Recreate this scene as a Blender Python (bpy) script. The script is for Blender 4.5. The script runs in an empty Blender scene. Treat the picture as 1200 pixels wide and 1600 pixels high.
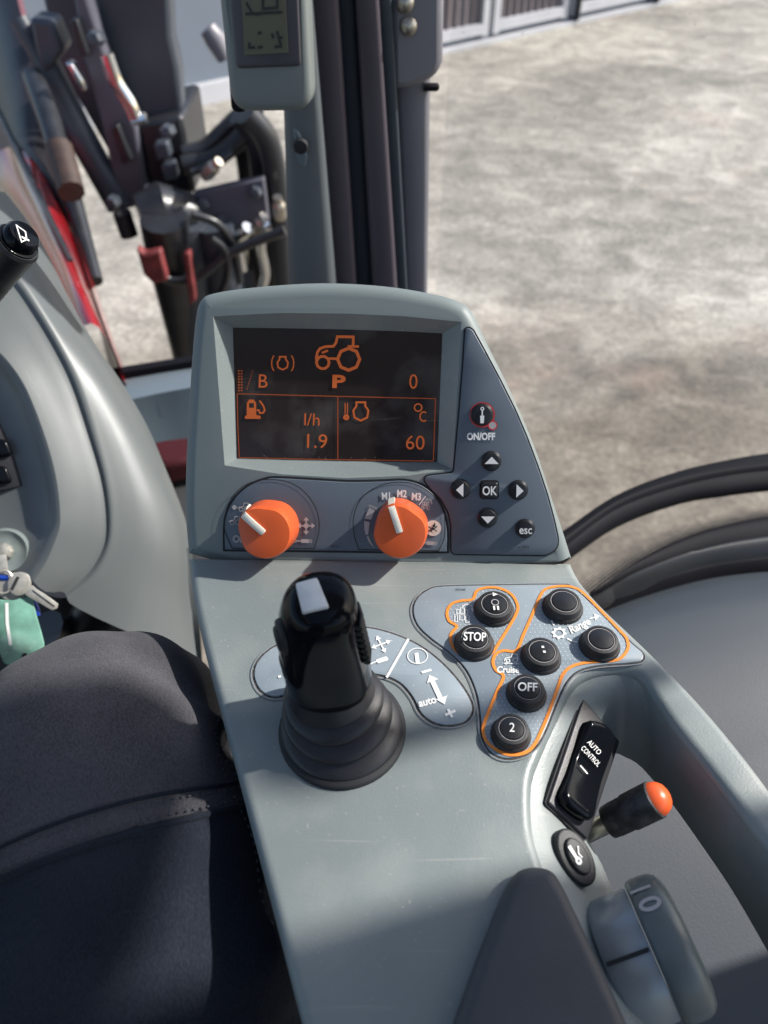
import bpy, bmesh, math, random
from mathutils import Vector as V, Matrix
from mathutils.geometry import tessellate_polygon
random.seed(7)
R = math.radians
scene = bpy.context.scene

# ------------------------------------------------------------------ camera, sky, sun, exposure
CAM_Z = 2.32
cam_d = bpy.data.cameras.new('camera'); cam = bpy.data.objects.new('camera', cam_d)
scene.collection.objects.link(cam); scene.camera = cam
cam.location = (0, 0, CAM_Z); cam.rotation_euler = (R(45), 0, 0)
cam_d.sensor_fit = 'VERTICAL'; cam_d.sensor_height = 34.6; cam_d.lens = 26
cam_d.clip_start = 0.02; cam_d.clip_end = 500
cam_d.dof.use_dof = True; cam_d.dof.focus_distance = 0.40; cam_d.dof.aperture_fstop = 8.5

SUN = V((1.22, 0.33, 1.0)).normalized()           # towards the sun
world = bpy.data.worlds.new('World'); scene.world = world; world.use_nodes = True
nt = world.node_tree; bg = nt.nodes['Background']
sky = nt.nodes.new('ShaderNodeTexSky'); sky.sky_type = 'NISHITA'; sky.sun_disc = False
sky.sun_elevation = math.asin(SUN.z); sky.sun_rotation = math.atan2(SUN.x, SUN.y)
sky.air_density = 1.0; sky.dust_density = 2.0
nt.links.new(sky.outputs[0], bg.inputs[0]); bg.inputs[1].default_value = 0.14
sun_d = bpy.data.lights.new('sun', 'SUN'); sun = bpy.data.objects.new('sun', sun_d)
scene.collection.objects.link(sun); sun_d.energy = 4.3; sun_d.angle = R(1.2); sun_d.color = (1, 0.96, 0.91)
sun.rotation_euler = SUN.to_track_quat('Z', 'Y').to_euler(); sun.location = SUN * 20
scene.view_settings.view_transform = 'Standard'; scene.view_settings.look = 'None'
scene.view_settings.gamma = 1; scene.view_settings.exposure = 0.58

# ------------------------------------------------------------------ geometry helpers
C = V((0, 0, CAM_Z)); RM = Matrix.Rotation(R(45), 3, 'X'); F = 26 / 34.6 * 1600
def ray(x, y): return RM @ V(((x - 600) / F, (800 - y) / F, -1))
class Plane:
    def __init__(s, o, n, u):
        s.o = V(o); s.n = V(n).normalized(); s.u = (V(u) - s.n * V(u).dot(s.n)).normalized(); s.v = s.n.cross(s.u)
    def hit(s, x, y, h=0.0):
        d = ray(x, y); t = (s.o + s.n * h - C).dot(s.n) / d.dot(s.n); return C + d * t
    def uv(s, x, y, h=0.0):
        p = s.hit(x, y, h) - s.o; return (p.dot(s.u), p.dot(s.v))
    def w(s, q, h=0.0): return s.o + s.u * q[0] + s.v * q[1] + s.n * h
def pz(x, y, z): return Plane((0, 0, z), (0, 0, 1), (1, 0, 0)).hit(x, y)
def pY(x, y, Y): return Plane((0, Y, 0), (0, -1, 0), (1, 0, 0)).hit(x, y)
def pd(x, y, d): return C + ray(x, y) * d          # at depth d along the optical axis

def cat(pts, n, closed=False):
    """Catmull-Rom through points (any dimension), n samples per span"""
    P = [V(p) for p in pts]; m = len(P); out = []
    for i in range(m if closed else m - 1):
        g = lambda k: P[k % m] if closed else P[max(0, min(m - 1, k))]
        a, b, c, d = g(i - 1), g(i), g(i + 1), g(i + 2)
        for k in range(n):
            t = k / n
            out.append(0.5 * ((2 * b) + (c - a) * t + (2 * a - 5 * b + 4 * c - d) * t * t + (3 * b - a - 3 * c + d) * t ** 3))
    if not closed: out.append(P[-1].copy())
    return out
def resample(P, n):
    P = [V(p) for p in P]; L = [0]
    for a, b in zip(P, P[1:]): L.append(L[-1] + (b - a).length)
    out = []; j = 0
    for k in range(n):
        t = L[-1] * k / (n - 1)
        while j < len(P) - 2 and L[j + 1] < t: j += 1
        s = (t - L[j]) / max(1e-9, L[j + 1] - L[j]); out.append(P[j].lerp(P[j + 1], min(1, max(0, s))))
    return out
def area(p): return sum(a[0] * b[1] - b[0] * a[1] for a, b in zip(p, p[1:] + p[:1])) / 2
def ccw(p): p = [tuple(q[:2]) for q in p]; return p if area(p) > 0 else p[::-1]
def inset(p, r):
    out = []; n = len(p)
    for i in range(n):
        a, b, c = V(p[i - 1]), V(p[i]), V(p[(i + 1) % n])
        d1 = (b - a); d2 = (c - b)
        d1 = d1.normalized() if d1.length > 1e-9 else d2.normalized(); d2 = d2.normalized() if d2.length > 1e-9 else d1
        n1 = V((-d1.y, d1.x)); n2 = V((-d2.y, d2.x)); m = n1 + n2
        m = m / max(0.35, m.length_squared / 2) if m.length > 1e-6 else n1
        q = b + m * r; out.append((q.x, q.y))
    return out
def rounded(p, r, seg=5):
    """round the corners of a polygon; r may be one number or one per corner"""
    out = []; n = len(p)
    for i in range(n):
        ri = r[i] if isinstance(r, (list, tuple)) else r
        a, b, c = V(p[i - 1][:2]), V(p[i][:2]), V(p[(i + 1) % n][:2])
        if ri <= 0: out.append(tuple(b)); continue
        l = min(ri, (a - b).length * .49, (c - b).length * .49)
        s = b + (a - b).normalized() * l; e = b + (c - b).normalized() * l
        for k in range(seg + 1):
            t = k / seg; q = s * (1 - t) ** 2 + b * 2 * t * (1 - t) + e * t * t; out.append((q.x, q.y))
    return out
def inside(p, poly):
    x, y = p; c = False
    for (x1, y1), (x2, y2) in zip(poly, poly[1:] + poly[:1]):
        if (y1 > y) != (y2 > y) and x < (x2 - x1) * (y - y1) / (y2 - y1) + x1: c = not c
    return c

WLOC = {}
class MB:
    def __init__(s): s.v = []; s.f = []; s.m = []; s.k = 0
    def add(s, vs, fs, mi=0):
        o = len(s.v); s.v += [V(p) for p in vs]; s.f += [tuple(i + o for i in f) for f in fs]; s.m += [mi] * len(fs)
    def grid(s, rows, mi=0, closed=False, cap0=False, cap1=False):
        n = len(rows[0]); vs = [p for r in rows for p in r]; fs = []
        for i in range(len(rows) - 1):
            for j in range(n if closed else n - 1):
                k = (j + 1) % n; fs.append((i * n + j, i * n + k, (i + 1) * n + k, (i + 1) * n + j))
        if cap0: fs.append(tuple(range(n))[::-1])
        if cap1: fs.append(tuple((len(rows) - 1) * n + j for j in range(n)))
        s.add(vs, fs, mi)
    def fill(s, pl, loops, h=0.0, mi=0, step=True):
        if step: h += s.k * 1.2e-6; s.k += 1
        tri = tessellate_polygon([[V((q[0], q[1], 0)) for q in l] for l in loops])
        vs = [pl.w(q, h) for l in loops for q in l]; s.add(vs, [tuple(t) for t in tri], mi)
    def plate(s, pl, poly, top, bot, r=0.0, seg=4, mi=0, holes=()):
        p = ccw(poly); rows = []
        for k in range(seg + 1 if r > 0 else 1):
            a = k / seg * math.pi / 2 if r > 0 else 0
            q = inset(p, r * (1 - math.sin(a))) if r > 0 else p
            rows.append([pl.w(c, top - r * (1 - math.cos(a))) for c in q])
        s.fill(pl, [inset(p, r) if r > 0 else p] + [list(h) for h in holes], top, mi, False)
        rows.append([pl.w(c, bot) for c in p]); s.grid(rows, mi, closed=True)
        s.fill(pl, [p], bot, mi, False)
    def stroke(s, pl, pts, w, h=0.0004, closed=False, mi=0):
        h += s.k * 1.2e-6; s.k += 1; pts = [V(q[:2]) for q in pts]; n = len(pts); L = []; Rr = []
        for i in range(n):
            a = pts[i - 1] if (closed or i > 0) else pts[i]; c = pts[(i + 1) % n] if (closed or i < n - 1) else pts[i]
            d1 = pts[i] - a; d2 = c - pts[i]
            d1 = d1.normalized() if d1.length > 1e-9 else d2.normalized(); d2 = d2.normalized() if d2.length > 1e-9 else d1
            m = V((-d1.y, d1.x)) + V((-d2.y, d2.x)); m = m / max(.5, m.length_squared / 2)
            L.append(pl.w(pts[i] + m * w / 2, h)); Rr.append(pl.w(pts[i] - m * w / 2, h))
        if closed: L.append(L[0]); Rr.append(Rr[0])
        s.grid([L, Rr], mi)
    def tube(s, path, rad, seg=12, mi=0, cap=True, ell=None):
        P = [V(p) for p in path]; n = len(P); rows = []
        rad = rad if isinstance(rad, (list, tuple)) else [rad] * n; nrm = None
        for i in range(n):
            t = (P[min(n - 1, i + 1)] - P[max(0, i - 1)]).normalized()
            if nrm is None: nrm = t.orthogonal().normalized() if ell is None else (V(ell[0]) - t * t.dot(V(ell[0]))).normalized()
            nrm = (nrm - t * nrm.dot(t)).normalized(); b = t.cross(nrm)
            e = 1 if ell is None else ell[1]
            rows.append([P[i] + (nrm * math.cos(a) * e + b * math.sin(a)) * rad[i] for a in [2 * math.pi * k / seg for k in range(seg)]])
        s.grid(rows, mi, closed=True, cap0=cap, cap1=cap)
    def lathe(s, o, ax, prof, seg=32, mi=0, capped=True):
        ax = V(ax).normalized(); u = ax.orthogonal().normalized(); w = ax.cross(u)
        s.grid([[V(o) + ax * h + (u * math.cos(a) + w * math.sin(a)) * r for a in [2 * math.pi * k / seg for k in range(seg)]] for r, h in prof], mi, closed=True, cap0=capped, cap1=capped)
    def box(s, lo, hi, mi=0):
        (a, b, c), (d, e, f) = lo, hi
        s.add([(a,b,c),(d,b,c),(d,e,c),(a,e,c),(a,b,f),(d,b,f),(d,e,f),(a,e,f)], [(0,3,2,1),(4,5,6,7),(0,1,5,4),(1,2,6,5),(2,3,7,6),(3,0,4,7)], mi)
    def prism(s, pts, off, mi=0):
        """an outline (world points) swept by a vector"""
        n = len(pts); s.grid([[V(p) for p in pts], [V(p) + V(off) for p in pts]], mi, closed=True, cap0=True, cap1=True)
    def build(s, name, mats, parent=None, sharp=38, bevel=0, sub=0, flat=False, norm=True):
        me = bpy.data.meshes.new(name)
        lo = V([min(p[i] for p in s.v) for i in range(3)]); hi = V([max(p[i] for p in s.v) for i in range(3)])
        c = (lo + hi) / 2
        if parent is None: c.z = lo.z
        me.from_pydata([p - c for p in s.v], [], s.f)
        mats = mats if isinstance(mats, (list, tuple)) else [mats]
        for m in mats: me.materials.append(m)
        me.polygons.foreach_set('material_index', s.m)
        bm = bmesh.new(); bm.from_mesh(me); bmesh.ops.remove_doubles(bm, verts=bm.verts, dist=1e-6)
        if norm: bmesh.ops.recalc_face_normals(bm, faces=bm.faces)
        for f in bm.faces: f.smooth = not flat
        bm.to_mesh(me); bm.free()
        if not flat: me.set_sharp_from_angle(angle=R(sharp))
        o = bpy.data.objects.new(name, me); scene.collection.objects.link(o)
        link(o, c, parent)
        if bevel:
            b = o.modifiers.new('bevel', 'BEVEL'); b.width = bevel; b.segments = 2; b.limit_method = 'ANGLE'; b.angle_limit = R(35)
        if sub:
            b = o.modifiers.new('sub', 'SUBSURF'); b.levels = sub; b.render_levels = sub
        return o
def link(o, c, parent):
    c = V(c); WLOC[o.name] = c
    if parent is None: o.location = c
    else: o.parent = parent; o.location = c - WLOC[parent.name]
def thing(name, label, catg, loc, group=None):
    o = bpy.data.objects.new(name, None); scene.collection.objects.link(o); o.empty_display_size = .05
    link(o, loc, None); return tag(o, label, catg, group)
def tag(o, label, catg, group=None):
    o['label'] = label; o['category'] = catg
    if group: o['group'] = group
    return o

_tc = {}
def text_geo(t, bold):
    if (t, bold) in _tc: return _tc[(t, bold)]
    cu = bpy.data.curves.new('t', 'FONT'); cu.body = t; cu.align_x = 'CENTER'; cu.offset = bold; cu.resolution_u = 4
    ob = bpy.data.objects.new('t', cu); scene.collection.objects.link(ob)
    bpy.context.view_layer.update()
    me = bpy.data.meshes.new_from_object(ob.evaluated_get(bpy.context.evaluated_depsgraph_get()))
    vs = [(v.co.x, v.co.y) for v in me.vertices]; fs = [tuple(p.vertices) for p in me.polygons]
    bpy.data.objects.remove(ob); bpy.data.curves.remove(cu); bpy.data.meshes.remove(me)
    _tc[(t, bold)] = (vs, fs); return vs, fs
def text(mb, pl, t, x, y, hpx, ang=0, h=0.0004, mi=0, bold=0.0, wx=1.0, hh=None):
    """lettering of cap height hpx picture pixels lying on plane pl with its middle under pixel (x, y)"""
    vs, fs = text_geo(t, bold); hh = h if hh is None else hh; h += mb.k * 1.2e-6; mb.k += 1
    ca, sa = math.cos(R(ang)), math.sin(R(ang))
    c = V(pl.uv(x, y, hh)); ex = (V(pl.uv(x + ca, y + sa, hh)) - c); ey = (V(pl.uv(x + sa, y - ca, hh)) - c)
    k = hpx / 0.70; xs = [v[0] for v in vs]; mx = (min(xs) + max(xs)) / 2
    mb.add([pl.w(c + ex * ((vx - mx) * k * wx) + ey * ((vy - .35) * k), h) for vx, vy in vs], fs, mi)

# ------------------------------------------------------------------ materials
def mat(name, col, rough=.5, metal=0, bump=0, bscale=400, var=0, vscale=12, col2=None, coat=0, spec=.5, emit=None, es=1, rvar=0, detail=4):
    m = bpy.data.materials.new(name); m.use_nodes = True; t = m.node_tree; b = t.nodes['Principled BSDF']
    b.inputs['Base Color'].default_value = (*col, 1); b.inputs['Roughness'].default_value = rough; b.inputs['Metallic'].default_value = metal
    b.inputs['Coat Weight'].default_value = coat; b.inputs['Coat Roughness'].default_value = .06; b.inputs['Specular IOR Level'].default_value = spec
    if emit: b.inputs['Emission Color'].default_value = (*emit, 1); b.inputs['Emission Strength'].default_value = es
    tc = t.nodes.new('ShaderNodeTexCoord')
    def noise(sc, de=detail):
        n = t.nodes.new('ShaderNodeTexNoise'); n.inputs['Scale'].default_value = sc; n.inputs['Detail'].default_value = de
        t.links.new(tc.outputs['Object'], n.inputs['Vector']); return n
    if bump:
        n = noise(bscale); bp = t.nodes.new('ShaderNodeBump'); bp.inputs['Strength'].default_value = bump; bp.inputs['Distance'].default_value = .001
        t.links.new(n.outputs['Fac'], bp.inputs['Height']); t.links.new(bp.outputs[0], b.inputs['Normal'])
    if var:
        n = noise(vscale, 6); rp = t.nodes.new('ShaderNodeValToRGB'); rp.color_ramp.elements[0].position = .32; rp.color_ramp.elements[1].position = .7
        a = col2 or tuple(c * (1 - var) for c in col); c = tuple(min(1, x * (1 + var)) for x in col) if not col2 else col
        rp.color_ramp.elements[0].color = (*a, 1); rp.color_ramp.elements[1].color = (*c, 1)
        t.links.new(n.outputs['Fac'], rp.inputs[0]); t.links.new(rp.outputs[0], b.inputs['Base Color'])
    if rvar:
        n = noise(vscale * 1.7 + 5, 7); mr = t.nodes.new('ShaderNodeMapRange'); mr.inputs[1].default_value = .3; mr.inputs[2].default_value = .7
        mr.inputs[3].default_value = rough - rvar; mr.inputs[4].default_value = rough + rvar
        t.links.new(n.outputs['Fac'], mr.inputs[0]); t.links.new(mr.outputs[0], b.inputs['Roughness'])
    return m
def dusty(m, amount=.5, scale=900, col=(.5, .48, .42), thr=.66):
    """specks of dust and faint smudges on a surface"""
    t = m.node_tree; b = t.nodes['Principled BSDF']; tc = t.nodes.new('ShaderNodeTexCoord')
    n1 = t.nodes.new('ShaderNodeTexNoise'); n1.inputs['Scale'].default_value = scale; n1.inputs['Detail'].default_value = 2
    n2 = t.nodes.new('ShaderNodeTexNoise'); n2.inputs['Scale'].default_value = 25; n2.inputs['Detail'].default_value = 5
    t.links.new(tc.outputs['Object'], n1.inputs[0]); t.links.new(tc.outputs['Object'], n2.inputs[0])
    r1 = t.nodes.new('ShaderNodeMapRange'); r1.inputs[1].default_value = thr; r1.inputs[2].default_value = thr + .06
    r2 = t.nodes.new('ShaderNodeMapRange'); r2.inputs[1].default_value = .5; r2.inputs[2].default_value = .75; r2.inputs[4].default_value = .20
    t.links.new(n1.outputs[0], r1.inputs[0]); t.links.new(n2.outputs[0], r2.inputs[0])
    ad = t.nodes.new('ShaderNodeMath'); ad.operation = 'MULTIPLY_ADD'; ad.inputs[1].default_value = amount; ad.use_clamp = True
    t.links.new(r1.outputs[0], ad.inputs[0]); t.links.new(r2.outputs[0], ad.inputs[2])
    mpn = t.nodes.new('ShaderNodeMapping'); mpn.inputs['Rotation'].default_value = (0, 0, R(40)); mpn.inputs['Scale'].default_value = (14, 420, 60)
    n3 = t.nodes.new('ShaderNodeTexNoise'); n3.inputs['Scale'].default_value = 1; n3.inputs['Detail'].default_value = 2; n3.inputs['Distortion'].default_value = .6
    t.links.new(tc.outputs['Object'], mpn.inputs[0]); t.links.new(mpn.outputs[0], n3.inputs[0])
    r3 = t.nodes.new('ShaderNodeMapRange'); r3.inputs[1].default_value = .69; r3.inputs[2].default_value = .78; r3.inputs[4].default_value = .22
    t.links.new(n3.outputs[0], r3.inputs[0]); a3 = t.nodes.new('ShaderNodeMath'); a3.operation = 'ADD'; a3.use_clamp = True
    t.links.new(ad.outputs[0], a3.inputs[0]); t.links.new(r3.outputs[0], a3.inputs[1]); ad = a3
    mx = t.nodes.new('ShaderNodeMix'); mx.data_type = 'RGBA'; mx.inputs[7].default_value = (*col, 1)
    t.links.new(ad.outputs[0], mx.inputs[0])
    if b.inputs['Base Color'].links: t.links.new(b.inputs['Base Color'].links[0].from_socket, mx.inputs[6])
    else: mx.inputs[6].default_value = b.inputs['Base Color'].default_value
    t.links.new(mx.outputs[2], b.inputs['Base Color']); return m

M = {}
M['plastic'] = dusty(mat('grey_green_plastic', (.200, .230, .226), .39, bump=.14, bscale=1100, var=.11, vscale=11, rvar=.11), .35, 500, thr=.70)
M['plastic_matt'] = mat('matt_grey_plastic', (.185, .218, .215), .50, bump=.08, bscale=1500, var=.05, vscale=9)
M['dash'] = mat('dash_plastic', (.118, .131, .133), .40, bump=.06, bscale=900, var=.06, vscale=6, rvar=.05)
M['dash_dark'] = mat('dash_shadow_gap', (.05, .055, .06), .6)
M['keypad'] = mat('keypad_foil', (.10, .125, .155), .45, bump=.05, bscale=2500, var=.04, vscale=20)
M['foil'] = dusty(mat('blue_grey_foil', (.25, .30, .335), .36, bump=.04, bscale=3000, var=.05, vscale=30), .6, 700, (.7, .7, .66), .68)
M['groove'] = mat('dark_groove', (.012, .013, .015), .7)
M['grime'] = mat('gritty_groove', (.06, .052, .045), .8, var=.8, vscale=500)
M['black'] = mat('black_plastic', (.012, .013, .015), .34, bump=.08, bscale=1200)
M['black_gloss'] = mat('gloss_black', (.004, .005, .007), .12, spec=.14)
M['black_matt'] = mat('matt_black_rubber', (.016, .017, .019), .55, bump=.15, bscale=900, var=.25, vscale=80)
M['rubber'] = mat('charcoal_rubber', (.017, .017, .021), .42, bump=.12, bscale=1400, var=.12, vscale=40)
M['white'] = mat('white_print', (.78, .78, .76), .5)
M['grey_print'] = mat('grey_print', (.42, .40, .40), .5)
M['orange_print'] = mat('orange_print', (.85, .26, .03), .45)
M['red_print'] = mat('red_print', (.6, .03, .03), .4)
M['orange'] = mat('orange_knob_plastic', (.68, .112, .030), .33, bump=.06, bscale=1600, var=.04, vscale=60, rvar=.05)
M['cream'] = mat('cream_pointer', (.72, .69, .60), .4)
M['orange_tip'] = mat('orange_tip', (.85, .12, .03), .35)
M['screen'] = dusty(mat('screen_glass', (.028, .019, .017), .2, bump=.01, bscale=1800, rvar=.05, vscale=60), .10, 1600, (.4, .38, .34), .70)  # brown base colour stands in for a reflection in the glass
M['glow'] = mat('lit_orange_segments', (.3, .06, .01), .5, emit=(.80, .17, .03), es=.165)
M['glow_dim'] = mat('dim_orange_segments', (.2, .04, .01), .5, emit=(.80, .15, .02), es=.085)
M['tape'] = mat('scuffed_tape', (.045, .042, .040), .42, bump=.5, bscale=350, var=.7, vscale=160)
M['pad'] = mat('armrest_pad', (.052, .056, .064), .55, bump=.12, bscale=1300, var=.10, vscale=30)
M['satin'] = mat('satin_silver', (.30, .33, .345), .30, metal=.25, bump=.03, bscale=900)
M['steel'] = mat('worn_steel', (.45, .42, .36), .35, metal=.9, var=.3, vscale=120)
M['key'] = mat('bright_key_metal', (.52, .50, .44), .35, metal=.55, var=.2, vscale=200)
M['tag'] = dusty(mat('green_plastic_tag', (.17, .36, .28), .22, var=.25, vscale=70), .25, 300, (.6, .65, .6))
M['blue'] = mat('blue_plastic', (.01, .05, .35), .3)
M['trim'] = mat('cab_trim_vinyl', (.040, .049, .060), .48, bump=.14, bscale=650, var=.06, vscale=5, detail=6)
M['pillar'] = mat('pillar_grey_plastic', (.115, .13, .14), .5, bump=.06, bscale=700, var=.05, vscale=8)
M['pillar_out'] = mat('outer_pillar_paint', (.20, .195, .215), .4, var=.10, vscale=5)
M['seal'] = mat('black_rubber_seal', (.005, .005, .008), .65, spec=.15, bump=.1, bscale=500)
M['band'] = mat('dark_plum_band', (.075, .062, .078), .45)
M['navy'] = mat('navy_rubber_strip', (.038, .050, .064), .5)
M['sill'] = mat('sill_paint', (.13, .165, .19), .28, var=.1, vscale=6)
M['red'] = mat('red_bonnet_paint', (.30, .012, .016), .14, coat=.6, var=.06, vscale=4)
M['bracket_red'] = mat('dusty_red_paint', (.17, .03, .03), .6, var=.35, vscale=40)
M['frame_red'] = mat('dull_red_paint', (.05, .004, .006), .5)
M['grille'] = mat('bonnet_black', (.018, .017, .020), .38, spec=.25, bump=.9, bscale=11, detail=6)
M['loader'] = mat('loader_paint', (.050, .060, .075), .42, var=.18, vscale=8)
M['loader_pale'] = mat('loader_plate', (.10, .10, .125), .5, var=.15, vscale=6)  # paler grey paint for the mast plate and hose bracket
M['loader_dark'] = mat('loader_black', (.02, .022, .026), .35, var=.3, vscale=20)
M['chrome'] = mat('chrome', (.7, .72, .72), .12, metal=1)
M['hose'] = mat('hydraulic_hose', (.022, .024, .028), .3, bump=.3, bscale=300)
M['rust'] = mat('brown_part', (.045, .026, .019), .6, var=.3, vscale=40)
M['lcd'] = mat('lcd_olive', (.115, .115, .075), .3)
M['lcd_ink'] = mat('lcd_ink', (.02, .022, .02), .5)
M['bezel'] = mat('monitor_bezel', (.055, .05, .058), .35)
M['housing'] = mat('monitor_housing', (.165, .185, .18), .45, bump=.06, bscale=900)
M['wall_blue'] = mat('wall_blue_grey', (.16, .19, .23), .6, var=.06, vscale=1.5)
M['door_plum'] = mat('door_plum_panel', (.125, .105, .11), .6, var=.1, vscale=3)
M['door_blue'] = mat('door_slate_panel', (.10, .12, .145), .6, var=.1, vscale=3)
M['frame_white'] = mat('white_frame', (.52, .52, .54), .5, var=.06, vscale=4)
M['headliner'] = mat('grey_headliner', (.38, .38, .38), .8)
M['floor'] = mat('cab_floor_mat', (.03, .03, .032), .8, bump=.4, bscale=150)
M['shoe'] = mat('shoe_leather', (.03, .027, .025), .5)
M['stitch'] = mat('grey_stitch', (.06, .067, .078), .8)

# weave for the trousers
def fabric(name, col, col2, sc, rough=.9):
    m = mat(name, col, rough, spec=.15); t = m.node_tree; b = t.nodes['Principled BSDF']
    b.inputs['Sheen Weight'].default_value = .06; b.inputs['Sheen Roughness'].default_value = .5
    tc = t.nodes.new('ShaderNodeTexCoord'); mp = t.nodes.new('ShaderNodeMapping'); mp.inputs['Rotation'].default_value = (.3, .2, R(38)); mp.inputs['Scale'].default_value = (1, .55, .8)
    t.links.new(tc.outputs['Object'], mp.inputs[0])
    n = t.nodes.new('ShaderNodeTexNoise'); n.inputs['Scale'].default_value = sc; n.inputs['Detail'].default_value = 3; t.links.new(mp.outputs[0], n.inputs[0])
    n2 = t.nodes.new('ShaderNodeTexNoise'); n2.inputs['Scale'].default_value = 18; n2.inputs['Detail'].default_value = 7; t.links.new(tc.outputs['Object'], n2.inputs[0])
    bp = t.nodes.new('ShaderNodeBump'); bp.inputs['Strength'].default_value = .5; bp.inputs['Distance'].default_value = .0008
    t.links.new(n.outputs[0], bp.inputs['Height']); t.links.new(bp.outputs[0], b.inputs['Normal'])
    ad = t.nodes.new('ShaderNodeMath'); ad.operation = 'ADD'; t.links.new(n.outputs[0], ad.inputs[0]); t.links.new(n2.outputs[0], ad.inputs[1])
    mr = t.nodes.new('ShaderNodeMapRange'); mr.inputs[1].default_value = .75; mr.inputs[2].default_value = 1.3; t.links.new(ad.outputs[0], mr.inputs[0])
    mx = t.nodes.new('ShaderNodeMix'); mx.data_type = 'RGBA'; mx.inputs[6].default_value = (*col, 1); mx.inputs[7].default_value = (*col2, 1)
    t.links.new(mr.outputs[0], mx.inputs[0]); t.links.new(mx.outputs[2], b.inputs['Base Color']); return m
M['knee'] = fabric('knee_patch_cloth', (.042, .041, .047), (.098, .095, .104), 1300)
M['cloth'] = fabric('trouser_cloth', (.010, .013, .021), (.022, .027, .038), 1100)

# concrete yard
def concrete():
    m = mat('stained_concrete', (.4, .39, .36), .85); t = m.node_tree; b = t.nodes['Principled BSDF']
    tc = t.nodes.new('ShaderNodeTexCoord'); mp = t.nodes.new('ShaderNodeMapping'); mp.inputs['Rotation'].default_value = (0, 0, R(14)); mp.inputs['Scale'].default_value = (.8, 1.0, 1)
    t.links.new(tc.outputs['Object'], mp.inputs[0])
    def noise(sc, de, dist=0):
        n = t.nodes.new('ShaderNodeTexNoise'); n.inputs['Scale'].default_value = sc; n.inputs['Detail'].default_value = de; n.inputs['Roughness'].default_value = .62; n.inputs['Distortion'].default_value = dist
        t.links.new(mp.outputs[0], n.inputs[0]); return n
    a = noise(.6, 8, 1.2); c = noise(4.5, 10, .8); d = noise(48, 5)
    rp = t.nodes.new('ShaderNodeValToRGB'); e = rp.color_ramp.elements
    e[0].position = .415; e[0].color = (.185, .172, .15, 1); e[1].position = .60; e[1].color = (.54, .505, .44, 1)
    k = rp.color_ramp.elements.new(.5); k.color = (.31, .288, .248, 1)
    m1 = t.nodes.new('ShaderNodeMix'); m1.data_type = 'FLOAT'; m1.inputs[0].default_value = .48; t.links.new(a.outputs[0], m1.inputs[2]); t.links.new(c.outputs[0], m1.inputs[3])
    m2 = t.nodes.new('ShaderNodeMix'); m2.data_type = 'FLOAT'; m2.inputs[0].default_value = .30; t.links.new(m1.outputs[0], m2.inputs[2]); t.links.new(d.outputs[0], m2.inputs[3])
    t.links.new(m2.outputs[0], rp.inputs[0])
    # worn brown dirt close to where the machines stand
    sx = t.nodes.new('ShaderNodeSeparateXYZ'); t.links.new(tc.outputs['Object'], sx.inputs[0]); wn = noise(.45, 7, 1.0)
    wa_ = t.nodes.new('ShaderNodeMath'); wa_.operation = 'MULTIPLY_ADD'; wa_.inputs[1].default_value = 3.2; t.links.new(wn.outputs[0], wa_.inputs[0]); t.links.new(sx.outputs[1], wa_.inputs[2])
    wr = t.nodes.new('ShaderNodeMapRange'); wr.inputs[1].default_value = -25 + 4.6; wr.inputs[2].default_value = -25 + 5.7; wr.inputs[3].default_value = .85; wr.inputs[4].default_value = 0
    t.links.new(wa_.outputs[0], wr.inputs[0])
    wm = t.nodes.new('ShaderNodeMix'); wm.data_type = 'RGBA'; wm.blend_type = 'MULTIPLY'; wm.inputs[7].default_value = (.50, .455, .40, 1); t.links.new(wr.outputs[0], wm.inputs[0]); t.links.new(rp.outputs[0], wm.inputs[6]); rp = wm
    rd = noise(.8, 4); rr = t.nodes.new('ShaderNodeMapRange'); rr.inputs[1].default_value = .60; rr.inputs[2].default_value = .78; rr.inputs[4].default_value = .5
    t.links.new(rd.outputs[0], rr.inputs[0]); mx = t.nodes.new('ShaderNodeMix'); mx.data_type = 'RGBA'; mx.inputs[7].default_value = (.44, .30, .25, 1)
    gn = noise(26, 6, .4); gr_ = t.nodes.new('ShaderNodeMapRange'); gr_.inputs[1].default_value = .36; gr_.inputs[2].default_value = .64; gr_.inputs[3].default_value = .80; gr_.inputs[4].default_value = 1.14
    t.links.new(gn.outputs[0], gr_.inputs[0]); gm = t.nodes.new('ShaderNodeMix'); gm.data_type = 'RGBA'; gm.blend_type = 'MULTIPLY'; gm.inputs[0].default_value = 1
    t.links.new(rr.outputs[0], mx.inputs[0]); t.links.new(rp.outputs[2], mx.inputs[6]); t.links.new(mx.outputs[2], gm.inputs[6]); t.links.new(gr_.outputs[0], gm.inputs[7]); t.links.new(gm.outputs[2], b.inputs['Base Color'])
    bp = t.nodes.new('ShaderNodeBump'); bp.inputs['Strength'].default_value = .6; bp.inputs['Distance'].default_value = .02
    t.links.new(m2.outputs[0], bp.inputs['Height']); t.links.new(bp.outputs[0], b.inputs['Normal']); return m
M['concrete'] = concrete()
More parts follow.
